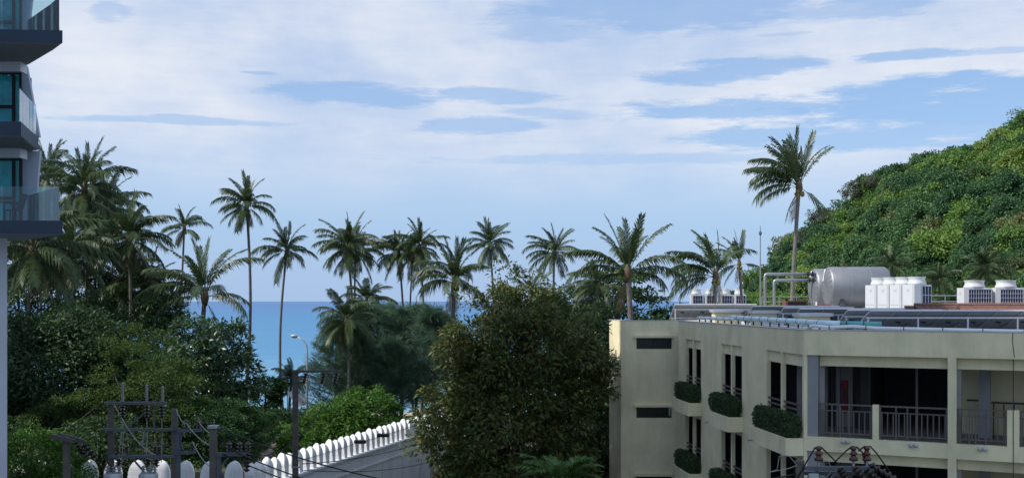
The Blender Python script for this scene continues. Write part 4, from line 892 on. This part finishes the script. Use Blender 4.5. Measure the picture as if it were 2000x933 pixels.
def tiled_roof():
    Y = 46.0; x0, x1 = PX(1806, Y), PX(2120, Y); zr = PZ(596.0, 47.2); t = empty('tiled_roof', ((x0 + x1) / 2, 47, RZ), 'low brown tiled roof rising behind the longest solar row', 'roof')
    MB().box(x0 + .2, x1 - .2, Y + .2, Y + 2.2, RZ, zr - .42).build('wall', 'cream_in', t)
    rows = 5
    for k in range(rows):      # courses of tiles, each lapping the one below
        a, b = k / rows, (k + 1) / rows; z = lambda q: zr - .5 + .5 * q
        n = int((x1 - x0) / .3)
        m = MB()
        for i in range(n): xx = x0 + (x1 - x0) * i / n; m.hexa([(xx + .004, Y + 1.2 * a - .03, z(a) - .02), (xx + .296, Y + 1.2 * a - .03, z(a) - .02), (xx + .296, Y + 1.2 * b, z(b) - .02), (xx + .004, Y + 1.2 * b, z(b) - .02), (xx + .004, Y + 1.2 * a - .03, z(a) + .025), (xx + .296, Y + 1.2 * a - .03, z(a) + .025), (xx + .296, Y + 1.2 * b, z(b) + .004), (xx + .004, Y + 1.2 * b, z(b) + .004)])
        m.build('tile_course', 'roof_tile', t)
    MB().box(x0, x1, Y + 1.2, Y + 2.4, zr - .40, zr - .02).build('back_slope', 'roof_tile', t); MB().tube([(x0, Y + 1.2, zr + .02), (x1, Y + 1.2, zr + .02)], .08, 8).build('ridge', 'roof_tile', t)
    MB().tube([(PX(1873, 45.8), 45.85, zr - .35), (PX(1873, 45.8), 45.95, zr + .06)], [.16, .02], 4).build('roof_peak', 'roof_tile', t)
tiled_roof()
def parapet_pipes():
    def run(label, pts, r, m, br=.9):
        t = empty('roof_pipe', (*pts[0][:2], TOP), label, 'pipe', 'pipes along the parapet'); MB().tube(pts, r, 10).build('pipe', m, t, True)
        ps = [Vector(p) for p in pts]; acc = .2
        for a, b in zip(ps, ps[1:]):
            L = (b - a).length
            while acc < L:
                q = a.lerp(b, acc / L); c = MB(); d = (b - a).normalized(); lathe_bar(c, [(r * 1.12, -.014), (r * 1.12, .014)], q, d, 8); c.build('clamp', 'frame_black', t)
                MB().box(q.x - .025, q.x + .025, q.y - .025, q.y + .025, RZ, q.z - r * .9).build('bracket', 'frame_black', t); acc += br
            acc -= L
    fp = lambda s, z, d=-.55: F1.pt(s, d, z)
    s0, s1 = F1.s_px(1362, -.5), F1.s_px(1428, -.5)
    run('short pale pipe on brackets at the far end of the parapet', [fp(s0, 10.34), fp(s1, 10.36)], .075, 'pipe_white', 1.0)
    run('long pale blue water pipe on black brackets along the parapet', [fp(s1 - 1.2, 10.42, -.8), fp(F1.L - .3, 10.38, -.8), F2.pt(1.0, -.85, 10.36)], .10, 'pipe_blue', 1.0)
    run('short teal pipe end joining the long pale blue pipe', [F2.pt(1.02, -.85, 10.36), F2.pt(2.3, -.85, 10.35)], .10, 'pipe_teal', .55)
    w = [F1.pt(F1.L - .9, -.5, 10.12), F1.pt(F1.L - .5, -.42, 10.28), F1.pt(F1.L - .05, -.4, 10.30), F2.pt(.7, -.4, 10.25), F2.pt(1.5, -.38, 10.29)] + [F2.pt(s, -.36, 10.27 - .012 * s) for s in (2.2, 4.5, 7, 10, 13)]
    run('white conduit lying along the gallery parapet', w, .055, 'pipe_white', 1.15)
    t = empty('pipe_bundle', F1.pt(F1.L - 3, -1.1, RZ), 'thin white pipes bent over the roof edge behind the blue pipe', 'pipe')
    for k in range(4): s = F1.L - 7.5 + k * 1.5; MB().tube([F1.pt(s, -1.1, RZ), F1.pt(s, -1.05, 10.18), F1.pt(s + .25, -1.0, 10.26), F1.pt(s + 1.2, -1.0, 10.25)], .03, 6).build('pipe', 'pipe_white', t)
    MB().tube([F1.pt(F1.L - 8, -1.25, 10.16), F1.pt(F1.L - .5, -1.25, 10.14)], .045, 6).build('long_pipe', 'pipe_white', t)
parapet_pipes()

# ------------------------------------------------------------ glass balcony tower
def tower():
    T = empty('balcony_tower', (-22, 42, 0), 'modern tower with dark angular balcony slabs, teal windows and glass balustrades', 'building')
    G0 = .0
    body = [(-17.75, 39.6), (-20.6, 45.6), (-46, 37.4), (-46, 14), (-19.2, 14), (-19.2, 36.4), (-20.5, 39.6)]
    MB().prism(body, 22.0, 52).build('upper_body', 'tower_wall', T)  # out of view; outline and height shaped to throw shade on the gallery
    MB().prism([(-20.6, 40.6), (-22.4, 45.0), (-46, 37.4), (-46, 14), (-21.2, 14), (-21.2, 36.4)], 0, 22.0 - .003).build('core', 'tower_wall', T)
    MB().prism([(-60, 50), (-34.5, 50), (-34.5, 66), (-60, 66)], 0, 19).build('unseen_shade_block', 'tower_wall', T)  # added block out of view, there to darken the trees beside it
    big = [(-14.74, 36.0), (-15.4, 36.9), (-17.25, 39.2), (-19.6, 40.8), (-20.5, 40.5), (-20.5, 35.55)]
    small = [(-16.1, 36.0), (-16.65, 38.0), (-16.95, 39.3), (-19.6, 40.8), (-20.5, 40.5), (-20.5, 35.7)]
    shapes = {3: (big, 13.28, 13.74), 2: (small, 16.50, 16.98), 1: (big, 19.54, 19.97)}
    for k, (poly, z0, z1) in shapes.items():
        s = MB().prism(poly, z0 + .02, z1).build('balcony_slab', 'slab_dark', T)
        cx = sum(p[0] for p in poly) / len(poly); cy = sum(p[1] for p in poly) / len(poly)
        MB().prism([(cx + (x - cx) * .985, cy + (y - cy) * .985) for x, y in poly], z0, z0 + .018).build('soffit', 'soffit', s)
        # glass balustrade: separate panes round the edge
        edge = [poly[-1], poly[0], poly[1], poly[2]] if k != 2 else [poly[0], poly[1], poly[2]]
        ins = [(cx + (x - cx) * .955, cy + (y - cy) * .955) for x, y in edge]
        for i in range(len(ins) - 1):
            fr = Frame(ins[i], ins[i + 1]); n = max(1, round(fr.L / (1.1 if k != 2 else .75)))
            if i == 0 and k != 2: n = 3
            for j in range(n):
                g = MB().fbox(fr, fr.L * j / n + .012, fr.L * (j + 1) / n - .012, -.012, .002, z1 + .002, z1 + 1.12).build('glass_pane', 'balcony_glass', T)
                MB().fbox(fr, fr.L * (j + 1) / n - .02, fr.L * (j + 1) / n + .004, -.014, .004, z1 + .002, z1 + .14).build('pane_clip', 'galv', g)
    # slanted fins between floors, windows, header bands
    Yf = 39.45
    for zt, zb, a0, a1 in ((19.54, 16.99, 52, 77), (16.50, 13.75, 78, 66), (22.6, 19.98, 66, 50)):
        q = [(PX(38, Yf), Yf, zt), (PX(38, Yf), Yf, zb), (PX(a1, Yf), Yf, zb), (PX(a0, Yf), Yf, zt)]
        MB().extrude(q, (0, .14, 0)).build('slanted_fin', 'tower_wall', T)
    for zt, zb in ((19.53, 16.985), (16.49, 13.745), (22.5, 19.975)):
        Yw = 38.9; x0, x1 = PX(-90, Yw), PX(40, Yw); h = zt - .34
        MB().box(x0, PX(46, Yw), Yw - .25, Yw + .3, h, zt - .003).build('header_band', 'tower_white', T)
        f = MB()
        for px in (-90, -40, 26, 40): f.box(PX(px, Yw) - .05, PX(px, Yw) + .04, Yw, Yw + .08, zb, h - .002)
        f.box(x0, x1, Yw + .003, Yw + .077, h - .07, h - .004); f.box(x0, PX(27, Yw), Yw + .003, Yw + .077, zb + .95, zb + 1.06); f.box(x0, x1, Yw + .003, Yw + .077, zb + .002, zb + .06)
        w = f.build('window_frame', 'frame_black', T)
        for p0, p1 in ((-88, -41), (-39, 25), (27, 39)): MB().box(PX(p0, Yw) + .05, PX(p1, Yw) - .04, Yw + .035, Yw + .043, zb + .06, h - .07).build('pane', 'tower_glass', w)
        n = 60; V = []; Q = []      # folded curtain
        for i in range(n): x = x0 + (PX(38, Yw) - x0) * i / (n - 1); y = Yw + .17 + .045 * math.sin(i * 1.9) + .02 * math.sin(i * .7); V += [(x, y, zb + .03), (x, y, h - .05)]
        Q = [(2 * i, 2 * i + 2, 2 * i + 3, 2 * i + 1) for i in range(n - 1)]
        off = root_loc(T); link('curtain', np_mesh('curtain', np.array(V) - np.array(off), Q, 'curtain', True), None, T)
        MB().box(x0, PX(38, Yw), Yw + .9, Yw + 1.0, zb, h).build('room_wall', 'soffit', T)
    MB().prism([(PX(-80, 38), 38.0), (PX(14, 38), 38.0), (PX(13, 38.7), 38.7), (PX(-80, 38), 38.7)], 0, 13.279).build('column', 'tower_white', T)
    return T
tower()
def balcony_furniture():
    z = 13.742; Y = 37.3; x = PX(38, Y)
    t = empty('balcony_chair', (x, Y, z), 'black balcony chair with raked back behind the glass', 'chair')
    MB().box(x - .42, x, Y - .22, Y + .24, z + .42, z + .46).build('seat', 'chair_black', t)
    MB().extrude([(x - .02, Y - .22, z + .46), (x - .02, Y + .24, z + .46), (x + .16, Y + .24, z + 1.0), (x + .16, Y - .22, z + 1.0)], (.03, 0, .0)).build('backrest', 'chair_black', t)
    for dx, dy in ((-.40, -.2), (-.03, -.2), (-.40, .2), (-.03, .2)): MB().box(x + dx - .018, x + dx + .018, Y + dy - .018, Y + dy + .018, z, z + .42).build('leg', 'chair_black', t)
    for dy in (-.22, .22): MB().bar((x - .40, Y + dy, z + .66), (x + .06, Y + dy, z + .68), .04).build('armrest', 'chair_black', t)
    x = PX(8, Y); t = empty('balcony_table', (x, Y, z), 'small black balcony table beside the chair', 'table')
    m = MB(); lathe_bar(m, [(.36, 0), (.36, .03)], (x, Y, z + .70), (0, 0, 1), 20); m.build('table_top', 'chair_black', t); MB().tube([(x, Y, z + .02), (x, Y, z + .70)], .03, 8).build('pedestal', 'chair_black', t)
    m = MB(); lathe_bar(m, [(.22, 0), (.22, .02)], (x, Y, z), (0, 0, 1), 16); m.build('foot', 'chair_black', t)
balcony_furniture()

# ------------------------------------------------------------ white wall with petal crest
def petal_mesh(w=.44, d=.46, h=1.25, egg=False):
    """thick lotus petal: pointed oval outline, rounded and leaning top"""
    m = MB(); n = 12; prof = []
    for i in range(n + 1):
        t = i / n; half = w * (.62 + .38 * math.sin(math.pi * min(1, t * 1.02) * .62)) if t < .5 else w * (1 - ((t - .5) / .5) ** 1.7) ** .9 * 1.0
        if egg: half = w * max(math.sin(math.pi * (.20 + .80 * t)), 0) ** .5
        prof.append((max(half, .004), t * h))
    b = 0
    for half, z in prof:
        s = z / h; dep = d * (1 if s < .62 else math.cos((s - .62) / .38 * math.pi / 2) ** .6 * .75 + .25); back = .06 * s
        m.v += [(-half, -dep * .5 + back, z), (half, -dep * .5 + back, z), (half * .82, dep * .5 + back, z), (-half * .82, dep * .5 + back, z)]
    for i in range(n):
        a = i * 4; m.f += [(a + k, a + (k + 1) % 4, a + 4 + (k + 1) % 4, a + 4 + k) for k in range(4)]
    m.f += [(3, 2, 1, 0), tuple(n * 4 + k for k in range(4))]
    return to_mesh(m, 'petal', 'white_petal', False)
def petal_wall():
    WT = 3.0; p_near = Vector((PX(494, 47.0), 47.0)); p_far = Vector((PX(872, 70.8), 70.8)); p_left = Vector((PX(-40, 47.6), 47.6))
    T = empty('petal_wall', (p_near.x, p_near.y, 0), 'white boundary wall crowned with a row of upright lotus petals', 'wall'); me = petal_mesh()
    fr = Frame(p_near, p_far)          # its outward side faces the lane
    MB().fbox(fr, 0, fr.L, -.5, 0, 0, WT).build('wall_body', 'white_wall', T)
    MB().fbox(fr, -.02, fr.L, -.62, .10, WT, WT + .10).build('coping', 'white_wall', T)
    MB().fbox(fr, 0, fr.L, .002, .05, WT - .75, WT - .66).build('string_course', 'white_wall', T)
    m = MB()
    for i in range(8): s = 2.6 + i * 2.9; m.fbox(fr, s - .012, s + .012, .0015, .006, .05, WT - .78)
    m.build('panel_joint', 'grey_paint', T)
    n = 35; pitch = fr.L / n; ang = math.atan2(fr.e.y, fr.e.x)
    for i in range(n):
        q = Vector(fr.pt((i + .5) * pitch, -.26, WT + .10)); o = link('petal', me, None, T); o.location = q - root_loc(T); o.rotation_euler = (0, 0, ang); sz = 1 + .06 * math.sin(i * 2.7); o.scale = (.54 * sz, .92, .84 * (2 - sz))
    f2 = Frame(p_left, p_near); egg = petal_mesh(egg=True)
    MB().fbox(f2, 0, f2.L - .55, -.5, 0, 0, WT - .003).build('wall_body', 'white_wall', T); MB().fbox(f2, 0, f2.L - .55, -.62, .10, WT + .001, WT + .099).build('coping', 'white_wall', T)
    n = int(f2.L / 1.06); ang = math.atan2(f2.e.y, f2.e.x)
    for i in range(n):
        q = Vector(f2.pt((i + .5) * 1.06, -.26, WT + .10)); o = link('petal', egg, None, T); o.location = q - root_loc(T); o.rotation_euler = (0, 0, ang); o.scale = (.92, .6, .92)
    # gate pier past the wall's far end
    g = empty('gate_pier', (PX(905, 71.5), 71.5, 0), 'pale concrete gate pier at the end of the white wall', 'gate pier'); x = PX(905, 71.5)
    MB().box(x - .42, x + .42, 71.2, 72.0, 0, 3.3).build('shaft', 'white_wall', g); MB().box(x - .5, x + .5, 71.1, 72.1, 3.3, 3.45).build('cap', 'concrete', g)
    d = empty('gate_leaf', (PX(886, 71.6), 71.6, 0), 'dark narrow gate leaf between white wall and pier', 'gate'); x0, x1 = PX(877, 71.6), PX(893, 71.6)
    MB().box(x0, x1, 71.55, 71.62, .08, 3.0).build('leaf', 'dark_roof', d)
    for z in (.9, 2.6): MB().box(x0, x1, 71.50, 71.548, z, z + .1).build('crossbar', 'galv', d)
petal_wall()
def small_roofs():
    Y = 60; t = empty('low_roof_shed', (PX(522, Y), Y, 0), 'low shed with brown board roof behind the petal wall', 'shed'); x0, x1 = PX(486, Y), PX(558, Y); z0, z1 = PZ(893, Y), PZ(867, 61.5)
    MB().box(x0 + .15, x1 - .15, Y + .1, Y + 2.4, 0, z0 - .05).build('wall', 'cream_in', t)
    n = 7
    for k in range(n): a, b = k / n, (k + 1) / n - .008; q = lambda s: (Y - .1 + 2.6 * s, z0 + (z1 - z0) * s); m = MB().hexa([(x0, q(a)[0], q(a)[1]), (x1, q(a)[0], q(a)[1]), (x1, q(b)[0], q(b)[1]), (x0, q(b)[0], q(b)[1]), (x0, q(a)[0], q(a)[1] + .05), (x1, q(a)[0], q(a)[1] + .05), (x1, q(b)[0], q(b)[1] + .035), (x0, q(b)[0], q(b)[1] + .035)]); m.build('board', 'brown_roof', t)
    Y = 80; t = empty('thatched_hut', (PX(862, Y), Y, 0), 'dark steep roofed hut at the far end of the white wall', 'hut'); x0, x1 = PX(800, Y), PX(905, Y); zt = PZ(772, Y)
    MB().box(x0 + .4, x1 - .4, Y + .4, Y + 3.4, 0, 2.2).build('wall', 'dark_roof', t)
    MB().extrude([(x0, Y, 2.1), ((x0 + x1) / 2 + .8, Y, zt), (x1, Y, 2.1)], (0, 4, 0)).build('roof', 'dark_roof', t)
    Y = 98; x = PX(583, Y); t = empty('beach_awning', (x, Y, 0), 'white slanted beach awning behind the street lamp', 'awning')
    a = Vector(P(560, 768, Y)); b = Vector(P(574, 762, Y)); c = Vector(P(598, 790, Y)); d = Vector(P(584, 794, Y))
    MB().extrude([a, d, c, b], (.0, 1.6, .06)).build('canvas', 'canvas_white', t)
    for q in (a, c): MB().tube([(q.x, Y + .3, 0), (q.x, Y + .3, q.z + .02)], .04, 6).build('pole', 'galv', t)
small_roofs()

# ------------------------------------------------------------ poles, insulators, cables
def stack(parent, name, base, axis, n, r_in, r_out, pitch, m, seg=10):
    b = MB(); lathe_bar(b, disc_profile(n, r_in, r_out, pitch), base, axis, seg); return b.build(name, m, parent)
def sqpole(px, top, Y, w, taper=.8):
    x = PX(px, Y); zt = PZ(top, Y); h = w / 2; k = h * taper
    return MB().hexa([(x - h, Y - h, 0), (x + h, Y - h, 0), (x + h, Y + h, 0), (x - h, Y + h, 0), (x - k, Y - k, zt), (x + k, Y - k, zt), (x + k, Y + k, zt), (x - k, Y + k, zt)]), x, zt
def cable(label, pts, r=.016, m='cable', sag=0.0, n=14, group='cables strung between the poles'):
    pts = [Vector(p) for p in pts]; out = []
    for a, b in zip(pts, pts[1:]):
        for i in range(n + (b is pts[-1])): t = i / n; q = a.lerp(b, t); q.z -= sag * 4 * t * (1 - t); out.append(q)
    o = MB(); base = out[0]; o.tube([q - base for q in out], r, 5); me = to_mesh(o, 'cable', m); c = link('power_cable', me); c.location = base; tag(c, label, 'cable', group)
def h_frame():
    Y = 35; t = empty('substation_frame', (PX(278, Y), Y, 0), 'two pole concrete frame with crossarms carrying insulators and fuses', 'utility frame')
    p, xl, zl = sqpole(217, 784, Y, .19); p.build('pole', 'concrete', t); p, xr, zr = sqpole(341, 798, Y, .205); p.build('pole', 'concrete', t)
    arms = [(208, 328, 786, -.16), (206, 346, 837, -.18), (218, 346, 889, -.20)]
    for a, b, y, dy in arms: MB().box(PX(a, Y), PX(b, Y), Y + dy - .06, Y + dy + .04, PZ(y, Y) - .035, PZ(y, Y) + .05).build('crossarm', 'steel_arm', t)
    zt = PZ(786, Y) + .05
    for px, top in ((243, 745), (290, 748), (321, 750)):
        x = PX(px, Y); n = int((PZ(top, Y) - zt) / .055); stack(t, 'surge_arrester', (x, Y - .17, zt), (0, 0, 1), n, .03, .055, .055, 'grey_insulator')
    for px in (243, 290, 319):
        x = PX(px, Y); stack(t, 'hanging_insulator', (x, Y - .17, PZ(790, Y)), (0, 0, -1), 4, .04, .095, .10, 'brown_insulator')
        MB().tube([(x, Y - .17, PZ(814, Y)), (x + .03, Y - .2, PZ(850, Y)), (x, Y - .2, PZ(900, Y))], .013, 5).build('lead_wire', 'pale_cable', t)
    for px in (234, 252, 307, 315): stack(t, 'post_insulator', (PX(px, Y), Y - .2, PZ(884, Y) ), (0, 0, 1), 4, .04, .085, .07, 'brown_insulator')
    for px in (236, 293, 309): stack(t, 'lower_insulator', (PX(px, Y), Y - .2, PZ(893, Y)), (0, 0, -1), 3, .05, .11, .09, 'brown_insulator')
    for a, b in (((243, 838), (287, 803)), ((258, 893), (297, 940))): MB().bar(P(*a, Y - .05), P(*b, Y - .05), .05).build('brace', 'steel_arm', t)
    MB().bar(P(301, 790, Y - .03), P(301, 838, Y - .03), .05).build('strut', 'steel_arm', t)
    for px in (237, 281): MB().tube([P(px, 842, Y - .25), P(px - 2, 868, Y - .25)], .025, 6).build('fuse', 'grey_insulator', t)
    for y in (841, 884):
        MB().bar(P(347, y, Y - .1), P(394 if y < 860 else 382, y - 2, Y - .1), .09).build('side_arm', 'steel_arm', t)
        for px in ((364, 388) if y < 860 else (376,)): stack(t, 'pin_insulator', P(px, y - 4, Y - .1), (0, 0, 1), 3, .035, .085, .10, 'brown_insulator')
    MB().box(PX(344, Y) + .02, PX(352, Y), Y - .1, Y + .05, PZ(935, Y), PZ(835, Y)).build('channel_upright', 'steel_arm', t)
    m = MB(); m.tube([P(356, 846, Y - .05), P(352, 862, Y - .05), P(358, 878, Y - .05)], .03, 5); m.build('curved_brace', 'steel_arm', t)
    MB().box(PX(212, Y), PX(345, Y), Y - .9, Y + .1, PZ(990, Y), PZ(985, Y)).build('platform', 'steel_arm', t)
    for px, w, lb in ((232, .62, 'grey pole transformer with bushings at the slim pole end of the platform'), (300, .66, 'grey pole transformer with bushings at the thick pole end of the platform')):
        x = PX(px, Y); zb = PZ(985, Y) + .01; g = empty('transformer', (x, Y - .5, zb), lb, 'transformer', 'transformers on the frame platform'); h = PZ(918, Y) - zb
        m = MB(); lathe_bar(m, [(w * .42, 0), (w * .45, .04), (w * .45, h - .06), (w * .40, h)], (x, Y - .5, zb), (0, 0, 1), 16); m.build('tank', 'lamp_grey', g, True)
        for k in range(6): a = k * 1.05 + .3; MB().bar((x + math.cos(a) * w * .44, Y - .5 + math.sin(a) * w * .44, zb + .1), (x + math.cos(a) * w * .44, Y - .5 + math.sin(a) * w * .44, zb + h - .2), .05, .14).build('cooling_fin', 'lamp_grey', g)
        for dx in (-.16, .04, .2): stack(g, 'bushing', (x + dx, Y - .5, zb + h - .01), (0, 0, 1), 3, .035, .075, .08, 'grey_insulator')
h_frame()
def pole_with_arm():
    Y = 32; t = empty('utility_pole', (PX(417, Y), Y, 0), 'square concrete pole with one steel crossarm and brace', 'utility pole'); p, x, zt = sqpole(417, 832, Y, .23); p.build('pole', 'concrete', t)
    MB().box(PX(425, Y), PX(489, Y), Y - .15, Y - .05, PZ(889, Y), PZ(882, Y)).build('crossarm', 'steel_arm', t); MB().bar(P(449, 890, Y - .1), P(429, 912, Y - .1), .045).build('brace', 'steel_arm', t); MB().bar(P(429, 912, Y - .1), P(440, 940, Y - .1), .045).build('brace', 'steel_arm', t)
    MB().box(PX(424.5, Y), PX(431, Y), Y - .1, Y + .06, PZ(940, Y), PZ(884, Y)).build('channel', 'steel_arm', t)
    for px in (448, 468, 485): stack(t, 'pin_insulator', P(px, 882, Y - .1), (0, 0, 1), 3, .035, .09, .10, 'brown_insulator')
    stack(t, 'strain_insulator', P(487, 884, Y - .1), (-.1, -.3, -1), 5, .04, .10, .11, 'brown_insulator')
    MB().box(x - .14, x + .14, Y - .14, Y + .14, zt - .05, zt + .03).build('pole_band', 'galv', t); MB().tube([(x + .02, Y, zt), (x + .02, Y, zt + .2)], .015, 5).build('pin', 'galv', t)
    Y = 33; t = empty('utility_pole', (PX(130, Y), Y, 0), 'squat concrete pole with double slanted crossarm and hanging strain insulators', 'utility pole'); p, x, zt = sqpole(130, 847, Y, .2); p.build('pole', 'concrete', t)
    for dy, y0, y1, a, b in ((-.16, 850, 861, 100, 146), (.12, 848, 862, 116, 166)): MB().bar(P(a, y0, Y + dy), P(b, y1, Y + dy), .09, .11).build('crossarm', 'wood_pole', t)
    for a, b in (((147, 861), (164, 886)), ((163, 866), (188, 893)), ((155, 872), (172, 892))): q = Vector(P(*a, Y)); r = Vector(P(*b, Y)); stack(t, 'strain_insulator', q, r - q, 4, .04, .115, (r - q).length / 4, 'brown_insulator')
    Y = 40; t = empty('utility_pole', (PX(577, Y), Y, 0), 'dark wooden pole with one sided crossarm and three hanging insulators', 'utility pole'); p, x, zt = sqpole(577, 722, Y, .22); p.build('pole', 'wood_pole', t)
    MB().bar(P(573, 725, Y - .14), P(670, 724, Y - .14), .09, .09).build('crossarm', 'wood_pole', t)
    for px in (598, 633, 658): q = Vector(P(px, 728, Y - .14)); stack(t, 'strain_insulator', q, (-.25, -.1, -1), 4, .05, .125, .10, 'brown_insulator')
    MB().box(x - .12, x + .2, Y - .12, Y - .09, PZ(912, Y), PZ(909, Y)).build('step_bolt', 'galv', t)
    Y = 60; t = empty('utility_pole', (PX(844, Y), Y, 0), 'short slim dark post standing before the far part of the wall', 'post'); p, x, zt = sqpole(844, 812, Y, .17); p.build('pole', 'wood_pole', t)
    MB().box(x - .14, x + .14, Y - .13, Y + .1, PZ(857, Y), PZ(850, Y)).build('pole_band', 'frame_black', t)
pole_with_arm()
def street_lamp():
    Y = 82; x = PX(600, Y); t = empty('street_lamp', (x, Y, 0), 'grey street lamp with curved arm in front of the sea', 'street lamp'); z = lambda y: PZ(y, Y)
    MB().tube([(x, Y, 0), (x, Y, z(690)), (x - .03, Y, z(674)), (x - .25, Y, z(665)), (PX(580, Y), Y, z(657))], [.10, .07, .06, .05, .045], 10).build('pole', 'lamp_grey', t, True)
    m = MB(); lathe_bar(m, [(.05, 0), (.11, .08), (.15, .25), (.12, .42), (.03, .5)], (PX(581, Y), Y, z(657)), (-1, 0, .12), 10); h = m.build('lamp_head', 'lamp_grey', t, True)
    MB().box(x - .16, x + .16, Y - .2, Y - .05, z(818), z(811)).build('control_box', 'ac_white', t)
street_lamp()
def corner_pole():
    Y = 25; t = empty('utility_pole', (PX(1560, Y), Y, 0), 'concrete pole with red brown insulators in front of the gallery', 'utility pole'); p, x, zt = sqpole(1562, 903, Y, .2); p.build('pole', 'concrete', t)
    m = MB(); lathe_bar(m, [(.11, 0), (.11, .05), (.03, .08)], (x, Y, zt), (0, 0, 1), 10); m.build('pole_cap', 'concrete', t)
    za = PZ(912, Y); MB().box(PX(1568, Y), PX(1708, Y), Y - .16, Y - .04, za - .05, za + .04).build('crossarm', 'steel_arm', t); MB().box(PX(1568, Y), PX(1712, Y), Y + .16, Y + .26, za - .20, za - .12).build('crossarm', 'steel_arm', t)
    for px, top in ((1599, 871), (1667, 870), (1693, 869)):
        q = P(px, 912, Y - .1); s = MB(); lathe_bar(s, [(.035, 0), (.035, .12)], (q[0], q[1], za + .04), (0, 0, 1), 8); s.build('pin', 'galv', t)
        b = MB(); hh = PZ(top, Y) - za - .16; lathe_bar(b, [(.05, 0), (.095, .01), (.10, .06), (.06, .10), (.055, .13), (.085, .15), (.08, .18), (.05, .22), (.045, .25), (.075, .27), (.07, .30), (.04, .34), (.035, hh)], (q[0], q[1], za + .16), (0, 0, 1), 12); b.build('pin_insulator', 'red_insulator', t, True)
    for a, b in (((1668, 912), (1700, 945)), ((1700, 906), (1752, 938)), ((1690, 916), (1728, 946)), ((1640, 915), (1662, 945))):
        q = Vector(P(*a, Y - .1)); r = Vector(P(*b, Y - .5)); stack(t, 'strain_insulator', q, r - q, 5, .035, .085, (r - q).length / 5, 'brown_insulator')
    for a, b in (((1570, 940), (1598, 918)), ((1610, 945), (1640, 918))): MB().bar(P(*a, Y - .1), P(*b, Y - .1), .05).build('brace', 'steel_arm', t)
    MB().box(PX(1574, Y), PX(1592, Y), Y - .3, Y - .17, PZ(935, Y), PZ(921, Y)).build('switch_box', 'lamp_grey', t)
    zc = lambda y, px: P(px, y, Y - .1)
    G = 'jumper cables on the corner pole'
    cable('black jumper cable arched over the insulator closest to the concrete pole', [zc(935, 1556), zc(893, 1580), zc(873, 1592), zc(872, 1604), zc(886, 1618), zc(902, 1634)], .018, n=4, group=G)
    cable('black jumper cable arched over the middle insulator', [zc(902, 1630), zc(880, 1652), zc(871, 1664), zc(872, 1674), zc(882, 1684), zc(905, 1690)], .018, n=4, group=G)
    cable('black jumper cable arched over the insulator at the crossarm end', [zc(880, 1676), zc(871, 1688), zc(871, 1700), zc(884, 1712), zc(912, 1732), zc(940, 1752)], .018, n=4, group=G)
    cable('thin pale wire looping beside the concrete pole top', [zc(922, 1500), zc(914, 1540), zc(908, 1556)], .009, 'pale_cable', n=5, group=G)
    cable('thin pale wire hanging from the insulator closest to the pole', [zc(896, 1602), zc(900, 1618), zc(914, 1624), zc(928, 1618), zc(938, 1600)], .009, 'pale_cable', n=5, group=G)
    cable('thin pale wire curled to the side of the concrete pole', [zc(908, 1557), zc(888, 1540), zc(890, 1522), zc(916, 1518), zc(922, 1500)], .008, 'pale_cable', n=5, group=G)
corner_pole()
def cables():
    c = cable
    c('pale cable drooping from the slim frame pole to its lower arm', [P(222, 786, 34.8), P(304, 888, 34.7)], .018, 'pale_cable', .28)
    c('pale cable from the thick frame pole past its side arm insulators', [P(344, 799, 34.8), P(364, 826, 34.7), P(417, 872, 32.3)], .016, 'pale_cable', .12)
    c('pale cable from the upper side arm to the square pole', [P(388, 822, 34.8), P(412, 846, 32.4)], .016, 'pale_cable', .06)
    c('pale cable from the lower side arm to the square pole foot', [P(376, 862, 34.8), P(410, 910, 32.2)], .016, 'pale_cable', .10)
    for i, (px, w) in enumerate(((594, 'innermost'), (629, 'middle'), (654, 'outermost'))): c('slack black line from the %s hanging insulator of the wooden pole' % w, [P(px, 748, 39.8), P(423, 836 + 8 * i, 32)], .013, 'cable', .9 + .25 * i)
    for i, (y0, y1) in enumerate(((836, 925), (868, 945), (884, 960))): c(['upper', 'middle', 'lower'][i] + ' thick black cable running past the wooden pole towards the gallery', [P(430, y0, 31.9), P(1556, y1, 25)], .02, 'cable', [1.15, 1.35, 1.3][i], 30)
    for i, (ya, yb) in enumerate(((860, 838), (905, 855))): c(['upper', 'lower'][i] + ' black cable sagging along the face of the white wall', [P(590, 905 + 12 * i, 40.5), P(844, ya - 5, 59.9), P(905, yb, 70.9)], .016, 'cable', .25)
    for px, w in ((703, 'nearer the wooden pole'), (748, 'nearer the short dark post')):
        Y = 50; t = empty('spacer', P(px, 862 - (px - 703) * .28, Y), 'black triple cable spacer %s over the wall' % w, 'cable spacer', 'cable spacers'); q = t.location
        m = MB()
        for k in (-.17, 0, .17): lathe_bar(m, [(.05, -.09), (.11, -.07), (.11, .05), (.06, .09)], (q.x + k, q.y, q.z + .03 * abs(k)), (0, 0, 1), 9)
        m.bar((q.x - .24, q.y, q.z), (q.x + .24, q.y, q.z), .05); m.build('spacer_body', 'frame_black', t)
    c('thin line carrying the black spacers over the petal wall', [P(580, 900, 40), P(703, 862, 50), P(748, 849.5, 50), P(844, 818, 59.9)], .010, 'cable', .03)
cables()
